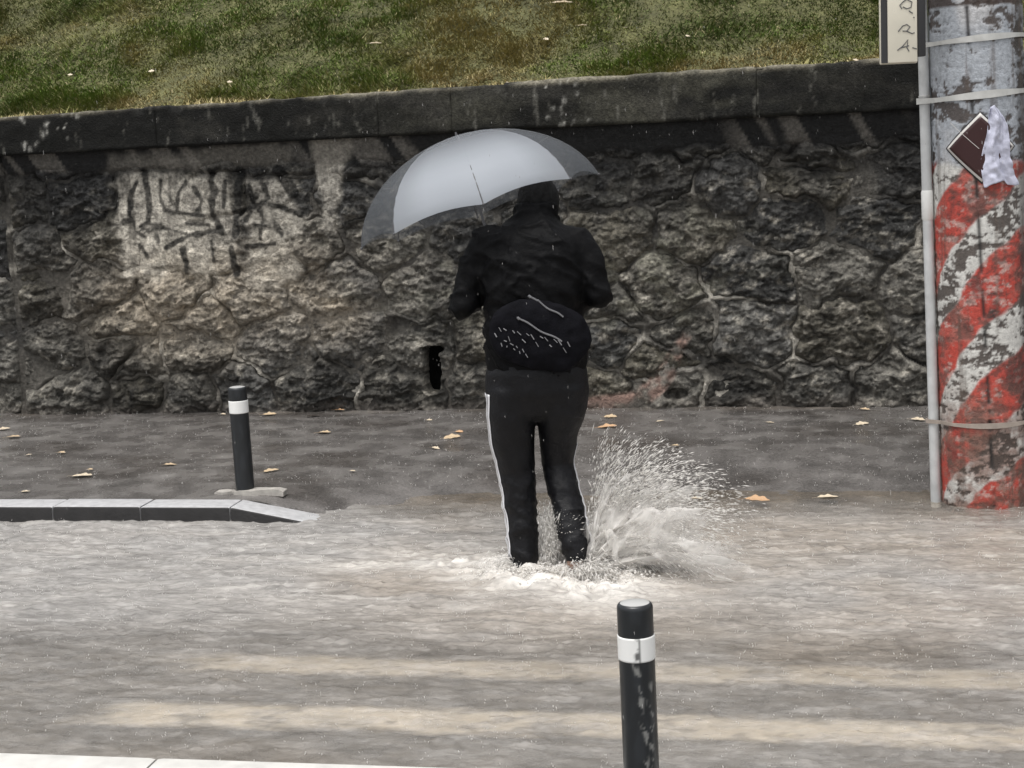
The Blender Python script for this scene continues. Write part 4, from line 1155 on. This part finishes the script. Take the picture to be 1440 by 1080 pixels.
for t in np.linspace(0, 1, 22):                  # strap over the right shoulder
    x, z = 0.17 - 0.02 * t, 0.97 + 0.40 * t
    h = bvj.ray_cast(Vector(L3(x, -0.8, z)), Vector((0, 1, 0)))
    y = h[0].y if h[0] is not None else 0
    sp.append(Vector((x - 0.045, y + 0.165 - 0.006, z - 0.965)))
MB().tube(sp, [(.014, .004)] * len(sp), 8, upv=(0, -1, 0)).build('strap', M_bag, bag)

# ------------------------------------------------------------------ umbrella
umb = empty('umbrella', (0, 0, 0))
UC = Vector(L3(-0.240, 0.355, 1.552))
ax_t = Vector((-0.27, 0.085, 1.0)).normalized()    # leans left and forward
q_ = Vector((0, 0, 1)).rotation_difference(ax_t)
umb.matrix_world = bl @ Matrix.Translation(UC) @ q_.to_matrix().to_4x4()
tag(umb, 'pale grey translucent umbrella tilted left over the person', 'umbrella')
UR, UD, VM = 0.548, 0.345, R(80)
def canopy_mat(name, col, alpha):
    M = mat(name, col, 0.35, bump=0.06, bscale=30)
    nt = M.node_tree; b = nt.nodes['Principled BSDF']
    tr = nt.nodes.new('ShaderNodeBsdfTransparent'); tl = nt.nodes.new('ShaderNodeBsdfTranslucent'); tl.inputs[0].default_value = (*col, 1)
    m1 = nt.nodes.new('ShaderNodeMixShader'); m1.inputs[0].default_value = 0.35
    m2 = nt.nodes.new('ShaderNodeMixShader'); m2.inputs[0].default_value = alpha
    nt.links.new(b.outputs[0], m1.inputs[1]); nt.links.new(tl.outputs[0], m1.inputs[2])
    nt.links.new(tr.outputs[0], m2.inputs[1]); nt.links.new(m1.outputs[0], m2.inputs[2])
    nt.links.new(m2.outputs[0], nt.nodes['Material Output'].inputs['Surface'])
    return M
M_clear = canopy_mat('smoky clear vinyl', (0.17, 0.185, 0.205), 0.40)
M_silver = canopy_mat('silver grey fabric', (0.50, 0.535, 0.585), 0.95)
at = M_silver.node_tree.nodes.new('ShaderNodeAttribute'); at.attribute_name = 'opacity'
for nd in M_silver.node_tree.nodes:
    if nd.type == 'MIX_SHADER' and abs(nd.inputs[0].default_value - 0.95) < 1e-4: M_silver.node_tree.links.new(at.outputs['Fac'], nd.inputs[0])
M_ush = mat('umbrella steel', (0.07, 0.07, 0.075), 0.5)
def can_pt(ang, v, sag=0.0):
    th = v * VM
    r_ = UR * math.sin(th) / math.sin(VM) * (1 - sag * v)
    return Vector((r_ * math.cos(ang), r_ * math.sin(ang), UD * (math.cos(th) - math.cos(VM)) / (1 - math.cos(VM)) - 0.10))
OFF = R(-87)
for k in range(8):
    a0, a1 = OFF + k * R(45), OFF + (k + 1) * R(45)
    front = k in (0, 7)
    def panel(v0, v1, nm, mm, par):
        V, F = [], []; nu, nv = 11, 12
        for j in range(nv):
            for i in range(nu):
                u = i / (nu - 1); v = v0 + (v1 - v0) * j / (nv - 1)
                w = 4 * u * (1 - u)
                V.append(can_pt(a0 + (a1 - a0) * u, v * (1 - 0.045 * w * v ** 3), 0.085 * w)[:])
        for j in range(nv - 1):
            for i in range(nu - 1): F.append((j * nu + i, j * nu + i + 1, (j + 1) * nu + i + 1, (j + 1) * nu + i))
        return MB().add(V, F).build(nm, mm, par)
    o = panel(0.0, 1.0, 'canopy_panel', M_silver if front else M_clear, umb)
    if front:
        o['label'] = 'brighter silver grey canopy panel'
        vv = np.repeat(np.linspace(0, 1, 12), 11)
        uu = np.tile(np.linspace(0, 1, 11), 12); inn = uu if k == 7 else 1 - uu     # fades towards the outer ribs, crown and hem
        opv = 0.30 + 0.56 * sstep(0.2, 0.75, vv) * (0.55 + 0.45 * sstep(0.0, 0.45, inn)) * (1 - 0.35 * sstep(0.90, 1.0, vv))
        o.data.attributes.new('opacity', 'FLOAT', 'POINT').data.foreach_set('value', opv.astype(np.float32))
    MB().tube([can_pt(a0, v) - Vector((0, 0, .004)) for v in np.linspace(0.03, 1.0, 14)], .0028, 6).build('rib', M_ush, umb)
    MB().tube([can_pt(a0, 0.55) - Vector((0, 0, .005)), Vector((0, 0, 0.02))], .0022, 6).build('stretcher', M_ush, umb)
    tp = can_pt(a0, 1.0); MB().ball(tp, .006, 8, 6).build('rib_tip', M_ush, umb)
MB().tube([(0, 0, UD - 0.10 + 0.018), (0, 0, UD - .10), (0, 0, 0), (0, 0, -0.42)], [.004, .007, .007, .007], 10).build('shaft', M_ush, umb)
MB().tube([(0, 0, -0.42), (0, 0, -0.50), (0.012, 0, -0.535), (0.04, 0, -0.545), (0.058, 0, -0.52)], .011, 10, upv=(0, 1, 0)).build('handle', M_dark, umb)
MB().tube([(0, 0, -0.01), (0, 0, 0.04)], .014, 12).build('runner', M_dark, umb)

# ------------------------------------------------------------------ splash
ico_v = []
g = (1 + 5 ** .5) / 2
for a, b2 in ((1, g), (-1, g), (1, -g), (-1, -g)): ico_v += [(0, a, b2), (a, b2, 0), (b2, 0, a)]
ico_v = np.array(ico_v) / math.hypot(1, g)
bmi = bmesh.new()
for v in ico_v: bmi.verts.new(v)
hull = bmesh.ops.convex_hull(bmi, input=bmi.verts); bmi.verts.index_update()
ico_f = np.array([[v.index for v in f.verts] for f in bmi.faces]); ico_v = np.array([v.co[:] for v in bmi.verts]); bmi.free()
oct_v = np.array([(1, 0, 0), (-1, 0, 0), (0, 1, 0), (0, -1, 0), (0, 0, 1), (0, 0, -1)], float)
oct_f = np.array([(0, 2, 4), (2, 1, 4), (1, 3, 4), (3, 0, 4), (2, 0, 5), (1, 2, 5), (3, 1, 5), (0, 3, 5)])
def drops(P, D, r, stretch, big=False):
    """P (n,3) centres, D (n,3) unit directions, r (n,), stretch (n,)"""
    n = len(P)
    a = np.cross(D, [0.31, 0.87, 0.22]); a /= np.linalg.norm(a, axis=1)[:, None]; b = np.cross(D, a)
    B = np.stack([a, b, D * stretch[:, None]], 1) * r[:, None, None]      # rows
    bv, bf_ = (ico_v, ico_f) if big else (oct_v, oct_f)
    V = np.einsum('vk,nkc->nvc', bv, B) + P[:, None]
    F = (np.arange(n) * len(bv))[:, None, None] + bf_[None]
    return V.reshape(-1, 3), F.reshape(-1, 3)
def splash_mat(name, a):
    M = mat(name, (0.90, 0.88, 0.85), 0.3, spec=0.5)
    nt = M.node_tree; b = nt.nodes['Principled BSDF']
    tr = nt.nodes.new('ShaderNodeBsdfTransparent'); mx = nt.nodes.new('ShaderNodeMixShader'); mx.inputs[0].default_value = a
    tl = nt.nodes.new('ShaderNodeBsdfTranslucent'); tl.inputs[0].default_value = (0.92, 0.90, 0.87, 1)
    m1 = nt.nodes.new('ShaderNodeMixShader'); m1.inputs[0].default_value = 0.4
    nt.links.new(b.outputs[0], m1.inputs[1]); nt.links.new(tl.outputs[0], m1.inputs[2])
    nt.links.new(tr.outputs[0], mx.inputs[1]); nt.links.new(m1.outputs[0], mx.inputs[2]); nt.links.new(mx.outputs[0], nt.nodes['Material Output'].inputs['Surface'])
    return M, mx
M_drop, _ = splash_mat('spray drops', 0.92)
cyw, syw = math.cos(YAW), math.sin(YAW)
def loc2w(x, y, z):                              # person frame -> world
    return np.stack([PB[0] + x * cyw - y * syw, PB[1] + x * syw + y * cyw, z], -1)
# ballistic fan thrown up by the right foot
allP, allD, allr, alls = [], [], [], []
def fan(n, o, az0, az1, el0, el1, v0, v1, tmax, rmin, rmax, spread):
    az = rng.uniform(az0, az1, n); el = el0 + (el1 - el0) * rng.beta(1.6, 1.6, n); v = rng.uniform(v0, v1, n)
    jets = np.round(el / 0.07) * 0.07; el = np.where(rng.uniform(0, 1, n) < 0.6, jets + rng.normal(0, 0.012, n), el)
    t = rng.uniform(0.01, 1, n) ** 0.75 * tmax
    vx, vy, vz = v * np.cos(el) * np.cos(az), v * np.cos(el) * np.sin(az), v * np.sin(el)
    x = o[0] + vx * t + rng.normal(0, spread, n); y = o[1] + vy * t + rng.normal(0, spread, n); z = o[2] + vz * t - 4.9 * t * t + rng.normal(0, spread * .6, n)
    D = np.stack([vx, vy, vz - 9.8 * t], -1); D /= np.linalg.norm(D, axis=1)[:, None]
    D = np.stack([D[:, 0] * cyw - D[:, 1] * syw, D[:, 0] * syw + D[:, 1] * cyw, D[:, 2]], -1)
    ok = z > WZ - 0.01
    allP.append(loc2w(x, y, z)[ok]); allD.append(D[ok]); allr.append((rmin + (rmax - rmin) * rng.uniform(0, 1, n) ** 3)[ok]); alls.append(rng.uniform(2.0, 11.0, n)[ok])
fan(24000, (0.20, -0.08, -0.06), -0.5, 0.6, 0.55, 1.52, 0.9, 3.6, 0.30, 0.0007, 0.0030, 0.012)
fan(10000, (0.22, -0.08, -0.06), -0.6, 0.8, 0.25, 1.2, 0.7, 2.7, 0.30, 0.0006, 0.0028, 0.018)
fan(8000, (0.03, -0.02, -0.06), -1.5, 1.5, 1.1, 1.65, 0.6, 2.5, 0.20, 0.0006, 0.0030, 0.018)
fan(1200, (-0.14, -0.04, -0.06), 2.2, 4.2, 0.4, 1.3, 0.4, 1.2, 0.2, 0.0008, 0.0030, 0.03)
fan(3500, (0.18, -0.20, -0.06), -2.0, -0.2, 0.3, 1.2, 0.4, 1.5, 0.2, 0.0008, 0.0034, 0.04)
bigP = len(np.concatenate(allr))
P = np.concatenate(allP); D = np.concatenate(allD); rr2 = np.concatenate(allr); pick = rng.uniform(0, 1, len(rr2)) < 0.02; rr2 = np.where(pick, rr2 * 2.2 + 0.002, rr2); ss = np.where(pick, 1.4, np.concatenate(alls))
V, F = drops(P, D, rr2, ss)
splash = empty('splash', (PB[0] + 0.2, PB[1], WZ))
tag(splash, 'white spray of muddy water thrown up behind the wading foot', 'splash')
so = np.array([PB[0] + 0.2, PB[1], WZ])
tag(mesh_np('spray_drops', V - so, F, M_drop, splash), kind='stuff')
# torn sheets of water inside the fan
def sheet_mat():
    M, mx = splash_mat('torn water sheet', 0.3)
    nt = M.node_tree; N, Lk = nt.nodes, nt.links
    at = N.new('ShaderNodeAttribute'); at.attribute_name = 'opacity'
    Lk.new(at.outputs['Fac'], mx.inputs[0])
    return M
M_sheet = sheet_mat()
def sheet(o, az, el0, el1, v0, v1, tmax, seed, k=1.0, ne=90, nt_=40, wob_=0.04):
    E, Tt = np.meshgrid(np.linspace(el0, el1, ne), np.linspace(0.02, 1, nt_))
    sp_ = v0 + (v1 - v0) * (0.5 + 0.5 * fbm(E * 9, E * 0, seed, 3))
    t = Tt * tmax
    azz = az + 0.25 * fbm(E * 3, Tt * 2, seed + 1, 2)
    x = o[0] + sp_ * np.cos(E) * np.cos(azz) * t; y = o[1] + sp_ * np.cos(E) * np.sin(azz) * t + wob_ * fbm(E * 6, Tt * 4, seed + 2, 3)
    z = o[2] + sp_ * np.sin(E) * t - 4.9 * t * t
    x = x + 0.02 * fbm(E * 10, Tt * 6, seed + 5, 3) * Tt; z = z + 0.02 * fbm(E * 10, Tt * 6, seed + 6, 3) * Tt
    op = sstep(-0.1, 1.0, fbm(E * 26, Tt * 3.2 + 0.3 * E, seed + 3, 4, 0.7) + 0.88 - 0.95 * Tt) * k
    op *= sstep(0, 0.08, (E - el0)) * sstep(0, 0.08, (el1 - E))
    op = np.where(z < WZ - 0.01, 0, op)
    return mesh_np('water_sheet', loc2w(x, y, np.maximum(z, WZ - 0.03)).reshape(-1, 3) - so, grid_faces(ne, nt_), M_sheet, splash, extra={'opacity': np.clip(op, 0, 0.95)})
for q in range(14):                               # main fan to the right
    sheet((0.17 + 0.012 * q, -0.14 + 0.014 * q, -0.075), -0.35 + 0.07 * q, 0.32 + 0.05 * (q % 3), 1.54 - 0.05 * (q % 4), 1.7 - 0.03 * q, 3.45 - 0.09 * q, 0.28, 301 + 11 * q, 0.66)
for q in range(5):                               # water dragged up between and round the legs
    sheet((-0.02 + 0.03 * q, 0.03 - 0.02 * q, -0.075), 0.2 + 0.3 * q, 0.9, 1.75, 1.0, 2.2, 0.20, 431 + 11 * q, 0.7)
for q in range(4):                               # low bow wave towards the viewer
    sheet((0.05 + 0.08 * q, -0.16, -0.075), -1.4 + 0.35 * q, 0.15, 1.2, 0.7, 1.35, 0.17, 501 + 11 * q, 0.85)
for q in range(2):
    sheet((-0.12, -0.08, -0.075), 3.3 + 0.6 * q, 0.2, 1.0, 0.6, 1.1, 0.15, 561 + 11 * q, 0.8)
# foam heaped round the legs
nf = 3000
fx = np.concatenate([rng.normal(-0.12, 0.10, nf // 3), rng.normal(0.24, 0.12, nf // 3), rng.normal(0.03, 0.07, nf - 2 * (nf // 3))])
fy = np.concatenate([rng.normal(-0.10, 0.06, nf // 3), rng.normal(-0.20, 0.08, nf // 3), rng.normal(-0.03, 0.06, nf - 2 * (nf // 3))])
fz = WZ + 0.01 + np.abs(rng.normal(0, 0.017, nf))
V, F = drops(loc2w(fx, fy, fz), np.tile([[1.0, 0, 0]], (nf, 1)), rng.uniform(0.0015, 0.006, nf), rng.uniform(0.8, 1.6, nf))
tag(mesh_np('foam', V - so, F, M_drop, splash), kind='stuff')

# ------------------------------------------------------------------ rain: drops in the air and tiny crowns where they hit
nr = 3800
P = np.stack([rng.uniform(-6.5, 2.0, nr), rng.uniform(3.5, 11.1, nr), rng.uniform(0, 3.2, nr)], -1)
D = np.tile([[0.06, 0.02, -1.0]], (nr, 1)); D /= np.linalg.norm(D, axis=1)[:, None]
V, F = drops(P, D, rng.uniform(0.0006, 0.0013, nr), rng.uniform(3, 7, nr))
M_rain, _ = splash_mat('rain drops', 0.22)
rain = mesh_np('rain', V, F, M_rain)
tag(rain, 'fine falling rain drops over the whole street', 'rain', kind='stuff')
ns = 4600
sx2 = rng.uniform(-6.3, 1.2, ns); sy2 = 4.8 + rng.uniform(0, 1, ns) * 6.5
sz2 = np.where(sy2 > 8.8, 0.0, WZ)
PP, DD, RR, SS = [], [], [], []
for k in range(3):
    a = rng.uniform(0, 6.28, ns); rad = rng.uniform(0, 0.012, ns)
    PP.append(np.stack([sx2 + rad * np.cos(a), sy2 + rad * np.sin(a), sz2 + rng.uniform(0.004, 0.022, ns)], -1))
    d = np.stack([0.35 * np.cos(a), 0.35 * np.sin(a), np.ones(ns)], -1); DD.append(d / np.linalg.norm(d, axis=1)[:, None])
    RR.append(rng.uniform(0.0007, 0.0018, ns)); SS.append(rng.uniform(1.0, 3.5, ns))
V, F = drops(np.concatenate(PP), np.concatenate(DD), np.concatenate(RR), np.concatenate(SS))
tag(mesh_np('rain_splashes', V, F, M_drop), 'tiny crowns of rain drops hitting water and pavement', 'rain splash', kind='stuff')
